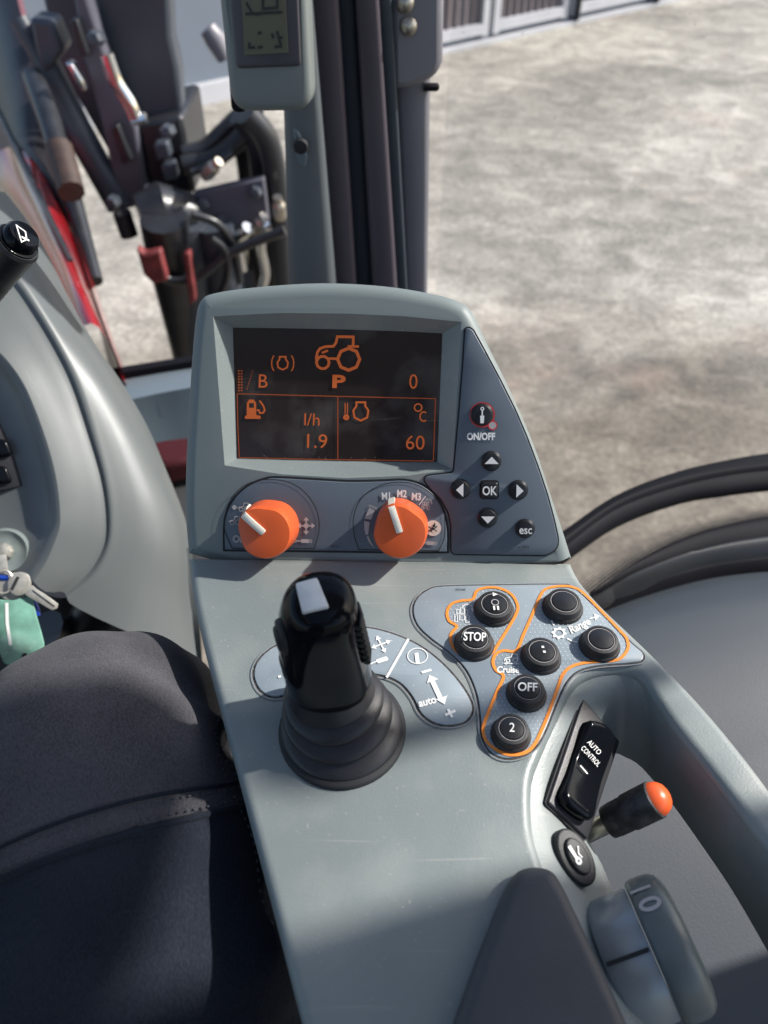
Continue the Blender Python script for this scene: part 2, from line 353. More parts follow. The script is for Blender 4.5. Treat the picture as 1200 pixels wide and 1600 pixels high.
def pane(name, fac, tint):
    m = bpy.data.materials.new(name); m.use_nodes = True; t = m.node_tree; t.nodes.clear()
    o = t.nodes.new('ShaderNodeOutputMaterial'); tr = t.nodes.new('ShaderNodeBsdfTransparent'); tr.inputs[0].default_value = (*tint, 1)
    g = t.nodes.new('ShaderNodeBsdfGlossy'); g.inputs['Roughness'].default_value = .02; mx = t.nodes.new('ShaderNodeMixShader'); mx.inputs[0].default_value = fac
    t.links.new(tr.outputs[0], mx.inputs[1]); t.links.new(g.outputs[0], mx.inputs[2])
    # dried dust film with vertical runs and specks
    tc = t.nodes.new('ShaderNodeTexCoord'); mp = t.nodes.new('ShaderNodeMapping'); mp.inputs['Scale'].default_value = (22, 22, 1.2); t.links.new(tc.outputs['Object'], mp.inputs[0])
    n1 = t.nodes.new('ShaderNodeTexNoise'); n1.inputs['Detail'].default_value = 5; n1.inputs['Scale'].default_value = 1; t.links.new(mp.outputs[0], n1.inputs[0])
    n2 = t.nodes.new('ShaderNodeTexNoise'); n2.inputs['Scale'].default_value = 160; t.links.new(tc.outputs['Object'], n2.inputs[0])
    a = t.nodes.new('ShaderNodeMapRange'); a.inputs[1].default_value = .45; a.inputs[2].default_value = .8; a.inputs[4].default_value = .10; t.links.new(n1.outputs[0], a.inputs[0])
    c = t.nodes.new('ShaderNodeMapRange'); c.inputs[1].default_value = .70; c.inputs[2].default_value = .76; c.inputs[4].default_value = .14; t.links.new(n2.outputs[0], c.inputs[0])
    ad = t.nodes.new('ShaderNodeMath'); ad.operation = 'ADD'; t.links.new(a.outputs[0], ad.inputs[0]); t.links.new(c.outputs[0], ad.inputs[1])
    df = t.nodes.new('ShaderNodeBsdfDiffuse'); df.inputs[0].default_value = (.6, .58, .54, 1); m2 = t.nodes.new('ShaderNodeMixShader')
    t.links.new(ad.outputs[0], m2.inputs[0]); t.links.new(mx.outputs[0], m2.inputs[1]); t.links.new(df.outputs[0], m2.inputs[2]); t.links.new(m2.outputs[0], o.inputs[0]); return m
M['glass'] = pane('window_glass', .04, (.97, .98, .98))

# ------------------------------------------------------------------ reference planes
DZ = 2.0
PD = Plane((0, 0, DZ), (0, 0, 1), (1, 0, 0))                       # top of the armrest
TH = R(55)
PP = Plane(pz(600, 870, DZ), (-.05, -math.sin(TH), math.cos(TH)), (1, 0, 0))   # face of the display head
def U(pl, pts, h=0.0): return [pl.uv(x, y, h) for x, y in pts]
def US(pl, pts, n=6, closed=True, h=0.0): return [tuple(q[:2]) for q in cat([V((*pl.uv(x, y, h), 0)) for x, y in pts], n, closed)]
def sc(pl, x, y, h=0.0):   # metres per picture pixel at that spot of the plane
    return (pl.hit(x + 1, y, h) - pl.hit(x, y, h)).length
def circ(c, r, n=28, a0=0, a1=360):
    return [(c[0] + r * math.cos(R(a0 + (a1 - a0) * k / n)), c[1] + r * math.sin(R(a0 + (a1 - a0) * k / n))) for k in range(n + (0 if a1 - a0 == 360 else 1))]

# ------------------------------------------------------------------ setting: yard and barn
g = MB(); N = 8
g.grid([[V((-60 + 120 * i / N, -40 + 130 * j / N, 0)) for i in range(N + 1)] for j in range(N + 1)])
yard = g.build('ground', M['concrete']); yard['kind'] = 'structure'

b0 = pz(690, 80, 0); b1 = pz(1012, 8, 0); bd = (b1 - b0).normalized(); bn = V((bd.y, -bd.x, 0))
if bn.y > 0: bn = -bn
def bw(s, out, z): return b0 + bd * s + bn * out + V((0, 0, z))
barn = thing('barn', 'long farm shed with plum and slate corrugated doors in white frames beyond the yard', 'shed', b0 - bn * 3)
def bbox(mb, s0, s1, o0, o1, z0, z1, mi=0):
    mb.add([bw(s0,o0,z0), bw(s1,o0,z0), bw(s1,o1,z0), bw(s0,o1,z0), bw(s0,o0,z1), bw(s1,o0,z1), bw(s1,o1,z1), bw(s0,o1,z1)],
           [(0,3,2,1),(4,5,6,7),(0,1,5,4),(1,2,6,5),(2,3,7,6),(3,0,4,7)], mi)
SM = lambda x: (pz(x, 78 - (x - 690) * .224, 0) - b0).dot(bd)      # along-wall distance of a picture column
m_ = MB(); bbox(m_, SM(60), SM(1190), -6, -.06, 0, 4.2); m_.build('wall', M['wall_blue'], barn)
m_ = MB(); bbox(m_, SM(0) - .5, SM(1260), -6.4, .5, 4.2, 4.5); m_.build('roof', M['loader'], barn)
m_ = MB(); bbox(m_, SM(60), SM(640), -.06, .03, 0, .16); m_.build('plinth', M['frame_white'], barn)
m_ = MB(); bbox(m_, SM(640), SM(1190), -.06, .10, 0, .035); m_.build('door_track', M['frame_white'], barn)
m_ = MB(); bbox(m_, SM(640), SM(1190), -.06, -.02, .035, .10); m_.build('door_gap', M['wall_blue'], barn)
def corr(s0, s1, m):
    q = MB(); n = int((s1 - s0) / .055); row = [bw(s0 + (s1 - s0) * k / n, .0 + (.014 if k % 2 else -.014), 0) for k in range(n + 1)]
    q.grid([[p + V((0, 0, .08)) for p in row], [p + V((0, 0, 3.3)) for p in row]]); return q
def door(x0, x1, m, frame=True):
    s0, s1 = SM(x0), SM(x1); d = corr(s0, s1, m).build('door', M[m], barn, sharp=15)
    if frame:
        f = MB(); w = .085
        bbox(f, s0 - w, s0, -.03, .05, .07, 3.4); bbox(f, s1, s1 + w, -.03, .05, .07, 3.4); bbox(f, s0, s1, -.03, .05, .09, .19)
        f.build('door_frame', M['frame_white'], d)
door(648, 744, 'door_plum'); door(770, 868, 'door_plum'); door(893, 1006, 'door_blue'); door(1018, 1120, 'door_blue')
m_ = MB(); bbox(m_, SM(885.5), SM(888), -.03, .12, .04, 3.4); bbox(m_, SM(1010), SM(1012), -.03, .12, .04, 3.4); m_.build('door_gap_strip', M['loader_dark'], barn)  # dark strips put in for the dark gaps between the doors

# ------------------------------------------------------------------ tractor: cab, bonnet, side trim
tr = thing('tractor', 'red tractor with gloss black bonnet side and grey cab pillar around the armrest', 'tractor', (-.3, .3, 0))

# front right cab pillar: grey inner cover, plum rubber bands, outer post
def vpil(name, xs0, xs1, Y0, Y1, m, ytop=-60, ybot=640, xm=None):
    """a post between two picture columns given at y=0 and y=440, between distances Y0 and Y1"""
    def X(k, y): return xs0[k] + (xs1[k] - xs0[k]) * y / 440
    q = MB(); rows = []
    for y in (-380, -140, 0, 150, 300, 440, 560, 680, 860, 1060):
        a = pY(X(0, y), y, Y0); b = pY(X(1, y), y, Y0)
        w = (b - a).length; r = w * .18
        rows.append([a + V((r, 0, 0)), b - V((r, 0, 0)), b + V((0, r * .6, 0)), V((b.x, Y1, b.z)), V((a.x, Y1, a.z)), a + V((0, r * .6, 0))])
    q.grid(rows, 0, closed=True, cap0=True, cap1=True); return q.build(name, M[m], tr, sharp=60)
pc = vpil('pillar_cover', (437, 487), (452, 524), .72, .84, 'pillar')
vpil('door_seal', (484, 528), (521, 556), .735, .83, 'band'); vpil('door_seal', (527, 556), (555, 582), .755, .83, 'navy')
vpil('door_seal', (555, 592), (581, 620), .74, .83, 'band'); vpil('door_edge', (590, 612), (618, 636), .75, .82, 'navy')
vpil('outer_post', (611, 674), (634, 668), .77, .80, 'pillar_out')
q = MB(); hp = [(610, -40), (612, 100), (613, 143), (640, 138), (668, 128), (684, 118), (692, 98), (694, -40)]
q.prism([pY(x, y, .755) for x, y in hp], (0, .10, 0)); q.build('hinge_cover', M['pillar_out'], tr, bevel=.006)
for x, y in ((638, 40), (633, 4)):
    q = MB(); q.lathe(pY(x, y, .756), (0, -1, 0), [(.0075, 0), (.0075, .004), (.005, .007), (.001, .008)], 14); q.build('bolt', M['steel'], tr)
q = MB(); q.lathe(pY(676, 136, .77), (1, 0, 0), [(.0035, -.008), (.0035, .004), (.002, .006)], 12); q.build('rubber_stop', M['seal'], tr)
q = MB(); lp = [tuple(pY(x, y, .718)) for x, y in ((457, 200), (462, 240), (468, 262), (478, 262), (481, 246), (474, 222), (468, 208))]
q.prism(lp, (0, .006, 0)); cup = q.build('latch_cup', M['sill'], tr, bevel=.002)
q = MB(); q.lathe(pY(470, 228, .716), (0, -1, 0), [(.007, 0), (.006, .004), (.002, .005)], 14); q.build('latch_hole', M['groove'], cup)

# sill below the windscreen, red frame below it, floor, roof, unseen rear right post placed to shade the arm pad
q = MB(); L = []
for pts, dz in (([(150, 598), (250, 578), (330, 566), (480, 545)], 0), ([(160, 612), (250, 592), (330, 580), (480, 560)], .012), ([(170, 632), (250, 614), (330, 600), (480, 580)], .010), ([(180, 668), (250, 650), (330, 640), (480, 620)], -.03), ([(190, 705), (250, 690), (330, 680), (480, 660)], -.07)):
    L.append(resample([pz(x, y, 1.62 + dz) for x, y in pts], 14))
q.grid(L); q.build('windscreen_sill', M['sill'], tr, sharp=70)
q = MB(); q.prism([pz(x, y, 1.625) for x, y in ((150, 590), (480, 537), (480, 546), (150, 599))], (0, 0, .012)); q.build('windscreen_seal', M['seal'], tr)
q = MB(); q.prism([pz(x, y, 1.36) for x, y in ((228, 715), (330, 700), (330, 745), (262, 760))], (0, 0, .05)); q.build('cab_frame', M['frame_red'], tr, bevel=.01)
q = MB(); q.prism([pz(x, y, 1.33) for x, y in ((240, 745), (345, 728), (345, 960), (300, 960))], (0, 0, .02)); q.build('step_plate', M['floor'], tr)
q = MB(); q.box((-1.0, -1.2, 1.10), (.55, .70, 1.16)); q.build('cab_floor', M['floor'], tr, flat=True)
q = MB()
for lo, hi in (((-1.15, -1.25, 2.95), (-.62, .86, 3.05)), ((.34, -1.25, 2.95), (.66, .86, 3.05)), ((-.62, -1.25, 2.95), (.34, -.62, 3.05)), ((-.62, .48, 2.95), (.34, .86, 3.05))): q.box(lo, hi)
rf = q.build('cab_roof', M['headliner'], tr, flat=True)
q = MB(); q.box((-.62, -.62, 3.0), (.34, .48, 3.006)); q.build('sky_fill_hatch', M['glass'], rf, flat=True)  # roof opening with pane, added so sky light fills the shade on the console
q = MB(); q.box((.62, .06, 1.5), (.70, .275, 2.95)); q.build('rear_post', M['pillar'], tr, bevel=.02)
q = MB(); q.prism([V((.625, y, z)) for y, z in ((-.2, 2.604), (.375, 2.602), (.398, 2.610), (.412, 2.63), (.414, 2.95), (-.2, 2.95))], (.04, 0, 0)); q.build('side_shade_panel', M['headliner'], tr, bevel=.008)  # unseen panel, added and shaped to throw shade on the thigh
q = MB(); q.tube(cat([(.63, .335, 2.33), (.59, .333, 2.345), (.572, .328, 2.38), (.572, .328, 2.49), (.59, .333, 2.525), (.63, .335, 2.54)], 6), .008, 12); q.build('shadow_bar', M['black'], tr)  # unseen bar, added to cast a narrow shadow band across the deck

# right window: lower rail, seal with dotted frit, vinyl side trim
def rail(name, up, lo, zu, zl, m, bulge=.012, n=70):
    up = up + [(up[-1][0] + 300, up[-1][1] + 40), (up[-1][0] + 800, up[-1][1] + 190)]; lo = lo + [(lo[-1][0] + 300, lo[-1][1] + 40), (lo[-1][0] + 800, lo[-1][1] + 190)]
    A = resample(cat([pz(x, y, zu) for x, y in up], 8), n); B = resample(cat([pz(x, y, zl) for x, y in lo], 8), n)
    q = MB(); rows = []
    for a in [2 * math.pi * k / 14 for k in range(14)]:
        rows.append([(A[i] + B[i]) / 2 + (A[i] - B[i]) / 2 * math.cos(a) + V((0, .35, .94)) * bulge * math.sin(a) for i in range(n)])
    rows.append(rows[0]); q.grid(rows); return q.build(name, M[m], tr, sharp=80)
rail('window_rail', [(780, 900), (870, 842), (960, 781), (1050, 745), (1130, 725), (1210, 712), (1330, 705), (1500, 715)], [(800, 930), (880, 876), (965, 818), (1060, 783), (1130, 771), (1210, 762), (1330, 757), (1500, 765)], 1.72, 1.72, 'seal', .014)
rail('window_rail', [(785, 912), (874, 852), (961, 792), (1050, 757), (1130, 740), (1210, 729), (1330, 722), (1500, 732)], [(790, 918), (878, 860), (963, 800), (1054, 766), (1130, 749), (1210, 739), (1330, 732), (1500, 742)], 1.728, 1.728, 'seal', .010)
# frit: black dots on the edge of the glass
fr = MB(); PF = Plane((0, 0, 1.70), (0, 0, 1), (1, 0, 0))
E = resample(cat([V((*PF.uv(x, y), 0)) for x, y in ((925, 931), (962, 902), (1000, 876), (1050, 850), (1100, 831), (1150, 818), (1220, 806), (1330, 796))], 8), 150)
for r_ in range(8):
    for i in range(149):
        t = (E[i + 1] - E[i]).normalized(); nn = V((-t.y, t.x, 0)); p = E[i] + (E[i + 1] - E[i]) * (.5 * (r_ % 2)) + nn * (.0004 + r_ * .0032)
        rad = .00175 * (1 - r_ / 8.6)
        fr.add([PF.w((p.x + rad * math.cos(a), p.y + rad * math.sin(a)), .001) for a in [k * math.pi / 3 for k in range(6)]], [(0, 1, 2, 3, 4, 5)])
fo = fr.build('frit_dots', M['seal'], tr, flat=True)
rail('window_seal', [(900, 948), (925, 930), (962, 901), (1000, 876), (1050, 850), (1100, 831), (1150, 818), (1220, 806), (1330, 797), (1500, 800)], [(905, 950), (938, 938), (985, 912), (1030, 893), (1075, 876), (1120, 863), (1160, 856), (1220, 848), (1330, 840), (1500, 842)], 1.70, 1.69, 'seal', .008)
rail('window_seal', [(905, 950), (935, 936), (980, 906), (1030, 884), (1075, 868), (1120, 855), (1160, 847), (1220, 839), (1330, 832), (1500, 834)], [(908, 960), (945, 944), (1000, 924), (1050, 906), (1100, 892), (1150, 884), (1220, 876), (1330, 868), (1500, 870)], 1.705, 1.69, 'black', .010)
rail('window_seal', [(905, 958), (940, 943), (995, 920), (1050, 902), (1100, 889), (1150, 880), (1220, 872), (1330, 864), (1500, 866)], [(910, 975), (955, 955), (1010, 935), (1060, 920), (1110, 907), (1160, 900), (1220, 895), (1330, 890), (1500, 892)], 1.69, 1.68, 'seal', .010)
top = [(880, 985), (955, 951), (1010, 931), (1060, 916), (1110, 904), (1160, 897), (1220, 892), (1330, 887), (1500, 889), (1800, 930), (2300, 1080)]
L = []
for s_, dz in ((0, 0), (.02, .012), (.05, .018), (.2, .005), (.5, -.03), (.75, -.05), (1, -.06)):
    L.append(resample(cat([pz(x, y + s_ * (1900 - y), 1.685 + dz) + V(((x - 955) / 545 * 0, 0, 0)) for x, y in top], 6), 60))
q = MB(); q.grid(L); q.build('side_trim', M['trim'], tr, sharp=80)
q = MB(); q.box((-1.0, -1.2, 1.16), (.62, -1.12, 1.8)); q.build('rear_wall', M['headliner'], tr, bevel=.02)
q = MB(); q.box((.02, -.6, 1.35), (.70, .10, 1.58)); q.build('fender_cover', M['trim'], tr, bevel=.02)

# ------------------------------------------------------------------ driver's seat behind the camera
st_ = thing('driver_seat', 'black cloth driver seat behind the knees with a tall backrest', 'seat', (-.14, -.3, 1.16))
def cushion(name, lo, hi, tilt=0):
    q = MB(); (x0, y0, z0), (x1, y1, z1) = lo, hi; rows = []
    for t, k in ((0, .8), (.06, .96), (.3, 1), (.7, 1), (.94, .96), (1, .8)):
        z = z0 + (z1 - z0) * t; cy = (y0 + y1) / 2 - tilt * (z - z0); cx = (x0 + x1) / 2
        rows.append(sup0(V((cx, cy, z)), (x1 - x0) / 2 * k, (y1 - y0) / 2 * k))
    q.grid(rows, closed=True, cap0=True, cap1=True); return q.build(name, M['cloth'], st_, sharp=60, sub=1)
def sup0(c, a, b, e=4.5, n=32): return [c + V((a * math.copysign(abs(math.cos(t)) ** (2 / e), math.cos(t)), b * math.copysign(abs(math.sin(t)) ** (2 / e), math.sin(t)), 0)) for t in [2 * math.pi * k / n for k in range(n)]]
cushion('seat_cushion', (-.44, -.56, 1.62), (.02, .02, 1.77)); cushion('backrest', (-.42, -.64, 1.74), (.12, -.50, 2.50), .12); cushion('headrest', (-.28, -.70, 2.53), (-.02, -.60, 2.74), .05)
q = MB(); q.box((-.34, -.5, 1.16), (-.06, -.1, 1.62)); q.build('pedestal', M['floor'], st_, bevel=.02)

# panes
q = MB(); a = V((.06, .80, 0)); b = V((.95, .50, 0)); q.add([a + V((0,0,1.72)), b + V((0,0,1.72)), b + V((0,0,2.95)), a + V((0,0,2.95))], [(0,1,2,3)])
q.build('side_window', M['glass'], tr, flat=True)

# bonnet seen past the dash: red flank under a gloss black panel
S = [((190, 590), .95), (((165, 525)), 1.05), ((140, 450), 1.25), ((118, 380), 1.45), ((100, 315), 1.65), ((78, 215), 1.9), ((52, 100), 2.2), ((25, -10), 2.5), ((5, -90), 2.7)]
S2 = [((120, 520), .98), ((95, 470), 1.08), ((68, 415), 1.28), ((40, 368), 1.48), ((18, 330), 1.66), ((-8, 290), 1.88), ((-30, 250), 2.15), ((-55, 200), 2.45), ((-80, 150), 2.7)]
e1 = resample(cat([pY(*p, Y) for p, Y in S], 5), 30); e2 = resample(cat([pY(*p, Y) for p, Y in S2], 5), 30)
bon = MB(); rows = []
for k in range(7):
    t = k / 6; rows.append([a.lerp(b, t) + V((.02, -.02, .06)) * math.sin(math.pi * t) for a, b in zip(e1, e2)])
rows.append([p + V((-.12, 0, .03)) for p in e2]); rows.insert(0, [p + V((0, .03, -.06)) for p in e1])
bon.grid(rows); bon.build('bonnet', M['red'], tr, sharp=70)
q = MB(); q.grid([[p + V((-.004, .03, -.05)) for p in e1], [p + V((-.03, .06, -.35)) for p in e1], [p + V((-.05, .06, -.75)) for p in e1]]); q.build('bonnet_skirt', M['loader_dark'], tr, sharp=70)
q = MB(); q.grid([[p + V((-.118, 0, .028)) for p in e2], [p + V((-.30, 0, .05)) for p in e2], [p + V((-.50, 0, .03)) for p in e2], [p + V((-.62, 0, -.06)) for p in e2], [p + V((-.66, 0, -.7)) for p in e2]]); q.build('bonnet_top', M['red'], tr, sharp=70)
gr = MB(); rows = []
def smooth(k, a, b): k = min(1, max(0, (k - a) / (b - a))); return k * k * (3 - 2 * k)
for j in range(9):
    ra = []
    for i, (a, b) in enumerate(zip(e1, e2)):
        k = i / 29; tm = .02 + 1.0 * smooth(k, .28, .72); tt = tm * j / 8
        o = .0 if j in (0, 8) else .012
        ra.append(a.lerp(b, tt) + V((.02, -.02, .06)) * math.sin(math.pi * min(1, tt)) + V((.5, -.5, .7)) * (o + .002))
    rows.append(ra)
gr.grid(rows); gr.build('bonnet_side_panel', M['grille'], tr, sharp=80)
q = MB(); q.tube([a.lerp(b, .42 + .35 * (i / 29)) + V((.02, -.02, .06)) * math.sin(math.pi * .5) + V((.5, -.5, .7)) * .006 for i, (a, b) in enumerate(zip(e1, e2))][4:], [.003 + .012 * i / 25 for i in range(26)], 8); q.build('bonnet_strip', M['loader_dark'], tr)
q = MB(); q.tube([pY(52, 120, 1.9), pY(78, 190, 1.75), pY(110, 300, 1.6), pY(150, 440, 1.4)], [.024, .024, .020, .014], 10); ph = q.build('mirror_stay', M['loader_dark'], tr)
q = MB(); q.tube([pY(92, 232, 1.62), pY(112, 300, 1.52)], [.028, .026], 10); q.build('stay_clamp', M['rust'], ph)

# ------------------------------------------------------------------ front loader by the windscreen
ld = thing('front_loader', 'dark slate front loader mast with hoses and couplings outside the windscreen', 'front loader', pY(240, 300, 2.0) * 1.0 - V((0, 0, pY(240, 300, 2.0).z)))
def outl(name, pts, Y, th, m, bev=.008, parent=None):
    q = MB(); q.prism([pY(x, y, Y) for x, y in pts], (0, th, 0)); return q.build(name, M[m], parent or ld, bevel=bev)
mast = outl('mast', [(128, -70), (262, -70), (268, 60), (279, 110), (284, 180), (212, 192), (190, 140), (160, 60)], 2.0, .07, 'loader', .012)
outl('mast_brace', [(50, -70), (108, -70), (150, 90), (186, 170), (170, 240), (118, 150), (88, 90)], 2.22, .08, 'loader', .01)
outl('mast_plate', [(104, -70), (131, -70), (137, 0), (163, 80), (190, 150), (213, 200), (232, 318), (186, 332), (176, 280), (160, 200), (130, 90)], 1.93, .05, 'loader_pale')
outl('mast_foot', [(212, 193), (284, 180), (296, 250), (305, 303), (238, 318), (226, 260)], 1.95, .25, 'loader_dark', .012)
for x, y in ((247, 238), (258, 270)):
    outl('clip', [(x - 8, y - 12), (x + 14, y - 16), (x + 20, y + 10), (x - 2, y + 14)], 1.90, .04, 'loader', .006)
q = MB(); q.tube([pY(66, 90, 1.98), pY(120, 200, 1.95), pY(188, 322, 1.94)], .034, 16); q.tube([pY(30, 30, 2.0), pY(66, 95, 1.98)], .022, 14); cyl = q.build('tilt_cylinder', M['loader'], ld)
outl('cylinder_mount', [(44, 28), (80, 33), (100, 80), (70, 120), (55, 80)], 1.94, .08, 'loader', .01)
outl('chrome_link', [(101, 97), (112, 100), (128, 125), (136, 142), (126, 142), (112, 118)], 1.88, .03, 'chrome', .004)
outl('pin_slot', [(108, 32), (120, 30), (138, 88), (126, 92)], 1.905, .03, 'loader_dark', .004); outl('pin_slot', [(172, 200), (184, 195), (206, 252), (192, 258)], 1.905, .03, 'loader_dark', .004)
q = MB(); q.tube(cat([pY(166, 84, 1.86), pY(182, 128, 1.86), pY(202, 160, 1.86), pY(212, 184, 1.86)], 5), .016, 10); q.tube([pY(208, 188, 1.86), pY(228, 184, 1.86)], .012, 8); q.build('release_handle', M['chrome'], ld)
q = MB(); q.tube([pY(324, 44, 2.4), pY(337, 62, 2.4), pY(352, 92, 2.4)], [.024, .03, .022], 12); q.build('work_handle', M['pillar_out'], ld)
br = outl('hose_bracket', [(300, 304), (352, 292), (412, 279), (420, 350), (372, 354), (330, 362)], 1.85, .03, 'loader_pale', .004)
co = MB(); co.tube([pY(222, 345, 1.8), pY(252, 335, 1.82), pY(300, 338, 1.85)], [.06, .075, .055], 16); co.tube([pY(255, 340, 1.75), pY(268, 400, 1.78), pY(290, 520, 1.85), pY(330, 700, 1.9)], [.055, .06, .05, .05], 14)
co.build('coupling_block', M['loader_dark'], ld)
q = MB(); q.tube([pY(190, 332, 1.8), pY(202, 368, 1.8)], .022, 10); q.build('grease_cap', M['loader_dark'], ld)
outl('red_bracket', [(212, 388), (225, 398), (250, 392), (262, 440), (240, 445), (224, 430)], 1.655, .03, 'bracket_red', .006)
outl('red_bracket', [(286, 398), (296, 396), (306, 470), (296, 480)], 1.69, .03, 'bracket_red', .004)
q = MB(); q.tube([pY(290, 350, 1.8), pY(302, 420, 1.8), pY(310, 520, 1.85), pY(340, 700, 1.9)], .05, 12); q.tube([pY(335, 352, 1.8), pY(350, 430, 1.8), pY(380, 600, 1.9)], .045, 12); q.build('support_post', M['loader'], ld)
outl('subframe', [(296, 352), (440, 330), (452, 480), (400, 640), (330, 640), (300, 470)], 2.15, .12, 'loader', .01)
outl('subframe', [(330, 395), (392, 372), (404, 420), (350, 445)], 2.02, .06, 'loader_dark', .008)
for x, y in ((318, 318), (400, 300), (345, 345), (232, 300), (176, 316), (150, 60), (262, 205), (280, 372)):
    q = MB(); q.lathe(pY(x, y, 1.845), (0, -1, .2), [(.016, -.02), (.016, .012), (.011, .018), (.004, .019)], 6); q.build('bolt_head', M['loader'], ld, sharp=25)
def hose(pts, Y, r, m='hose'):
    q = MB(); q.tube(cat([pY(x, y, Y + i * .015) for i, (x, y) in enumerate(pts)], 8), r, 12); q.build('hydraulic_hose', M[m], ld)
hose([(285, 240), (320, 232), (350, 205), (378, 180), (410, 175)], 1.95, .021); hose([(285, 258), (330, 250), (365, 226), (390, 205), (420, 215)], 1.9, .022)
hose([(372, 180), (398, 215), (408, 280), (412, 350), (425, 450)], 1.92, .026); hose([(385, 178), (418, 220), (432, 290), (438, 380), (445, 470)], 1.88, .028)
hose([(360, 190), (380, 240), (388, 300), (398, 380), (410, 450)], 1.98, .022); hose([(235, 405), (262, 436), (310, 432), (360, 395), (445, 360)], 1.7, .012)
hose([(300, 335), (340, 350), (365, 385), (375, 440)], 1.74, .010); hose([(395, 182), (430, 240), (440, 330)], 2.0, .02, 'loader'); hose([(330, 372), (352, 392), (356, 430), (340, 470)], 1.72, .008); hose([(418, 352), (408, 385), (415, 430), (402, 470)], 1.8, .012, 'chrome'); hose([(388, 356), (372, 380), (378, 420)], 1.78, .016, 'chrome'); hose([(298, 270), (318, 262), (345, 250), (362, 238)], 1.84, .009)
for x, y, a in ((436, 326, 0), (405, 352, .5), (330, 265, .8), (378, 400, .2)):
    q = MB(); p = pY(x, y, 1.82); q.lathe(p, (math.sin(a), -.3, math.cos(a)), [(.012, -.03), (.016, -.02), (.016, .012), (.011, .02), (.011, .034)], 8); q.build('hose_fitting', M['steel'], ld, sharp=25)

# ------------------------------------------------------------------ small monitor on the pillar
PM = Plane(pY(415, 90, .62), (0, -1, .22), (1, 0, 0))
mo = thing('pillar_monitor', 'small grey monitor with olive digit screen hung on the cab pillar', 'monitor', pY(415, 170, .64))
q = MB(); q.plate(PM, rounded(U(PM, [(336, -60), (353, 100), (362, 175), (489, 173), (478, -60)]), [.004, .01, .022, .016, .004], 7), .0, -.035, .006); q.build('housing', M['housing'], mo)
q = MB(); q.plate(PM, rounded(U(PM, [(334, -60), (351, 100), (357, 178), (380, 178), (380, -60)]), [.004, .01, .022, .004, .004], 7), -.012, -.036, .002); q.build('housing_rim', M['seal'], mo)
q = MB(); q.plate(PM, rounded(U(PM, [(355, -60), (370, 107), (471, 103), (464, -60)]), .004), .002, -.004, .0015); bz = q.build('bezel', M['bezel'], mo)
q = MB(); q.plate(PM, U(PM, [(376, -50), (383, 86), (451, 82), (444, -50)]), .0035, -.002); 
for pts in ([(386, 4), (396, 22)], [(398, 22), (408, 22)], [(412, -6), (412, 14), (434, 12), (434, -6)], [(391, 66), (391, 74), (400, 74)], [(404, 74), (412, 73)], [(426, 52), (428, 60)], [(434, 48), (440, 72), (430, 73)], [(436, 60), (443, 58)], [(404, 52), (410, 51)], [(385, 22), (442, 19)]):
    q.stroke(PM, U(PM, pts), 4.0 * sc(PM, 410, 50), .0040, mi=1)
q.build('lcd_screen', [M['lcd'], M['lcd_ink']], bz)

# ------------------------------------------------------------------ armrest console
con = thing('armrest_console', 'grey green armrest console with lit orange display, two orange knobs and black joystick', 'control console', (0, .2, DZ - .06))

left = [(530, 1800), (497, 1690), (472, 1600), (455, 1535), (427, 1425), (398, 1315), (368, 1200), (340, 1095), (316, 1000), (301, 930), (293, 868)]
rail_out = [(893, 876), (908, 905), (940, 942), (985, 985), (1030, 1028), (1090, 1090), (1150, 1160), (1215, 1245), (1310, 1380)]
rail_in = [(1268, 1412), (1166, 1276), (1099, 1190), (1050, 1128), (1022, 1086), (1002, 1058), (975, 1047), (930, 1052), (898, 1072), (868, 1130), (845, 1182), (832, 1222), (833, 1290), (846, 1340), (870, 1400), (990, 1640), (1080, 1800)]
deck_uv = [tuple(p[:2]) for p in cat([V((*PD.uv(*p), 0)) for p in left], 4)] + [tuple(p[:2]) for p in cat([V((*PD.uv(*p), 0)) for p in rail_out], 4)] + [tuple(p[:2]) for p in cat([V((*PD.uv(*p), 0)) for p in rail_in], 4)]
dk = MB(); dk.plate(PD, deck_uv, 0, -.045, .0048, 6)
# trough between the deck and the loop of the grip rail
Up = [tuple(p) for p in cat([V((*PD.uv(*p), 0)) for p in rail_in[::-1]], 4)]
low = [(1160, 1800), (1060, 1640), (965, 1410), (940, 1350), (921, 1312), (926, 1280), (936, 1240), (947, 1200), (956, 1170), (966, 1158), (985, 1165), (1010, 1180), (1055, 1232), (1105, 1300), (1160, 1380), (1225, 1490), (1290, 1600)]
n = 90; A = resample([PD.w(q, -.0035) for q in [(p[0], p[1]) for p in Up]], n)
# pair lower line by matching spans
Bq = cat([pz(x, y, DZ - .038) for x, y in low], 4)
A = resample(cat([PD.w(PD.uv(*p), -.0044) for p in rail_in[::-1]], 6), n)
ka = [i for i in range(n)]
def pair(A, B, ia, ib, n=90):
    """match two polylines at one shared corner"""
    return resample(A[:ia + 1], n // 2) + resample(A[ia:], n // 2)[1:], resample(B[:ib + 1], n // 2) + resample(B[ib:], n // 2)[1:]
Ac = cat([PD.w(PD.uv(*p), -.0044) for p in rail_in[::-1]], 4)
ia = (len(rail_in) - 1 - 6) * 4; ib = 9 * 4
A, B = pair(Ac, Bq, ia, ib)
rows = []
for k in range(9):
    t = k / 8; rows.append([])
    for a, b in zip(A, B):
        p = a.lerp(b, t); p.z = a.z + (b.z - a.z) * t ** 1.35; rows[-1].append(p)
rows.append([p + V((0, 0, -.012)) for p in B])
dk.grid(rows)
dk.build('housing', M['plastic'], con, sharp=50)

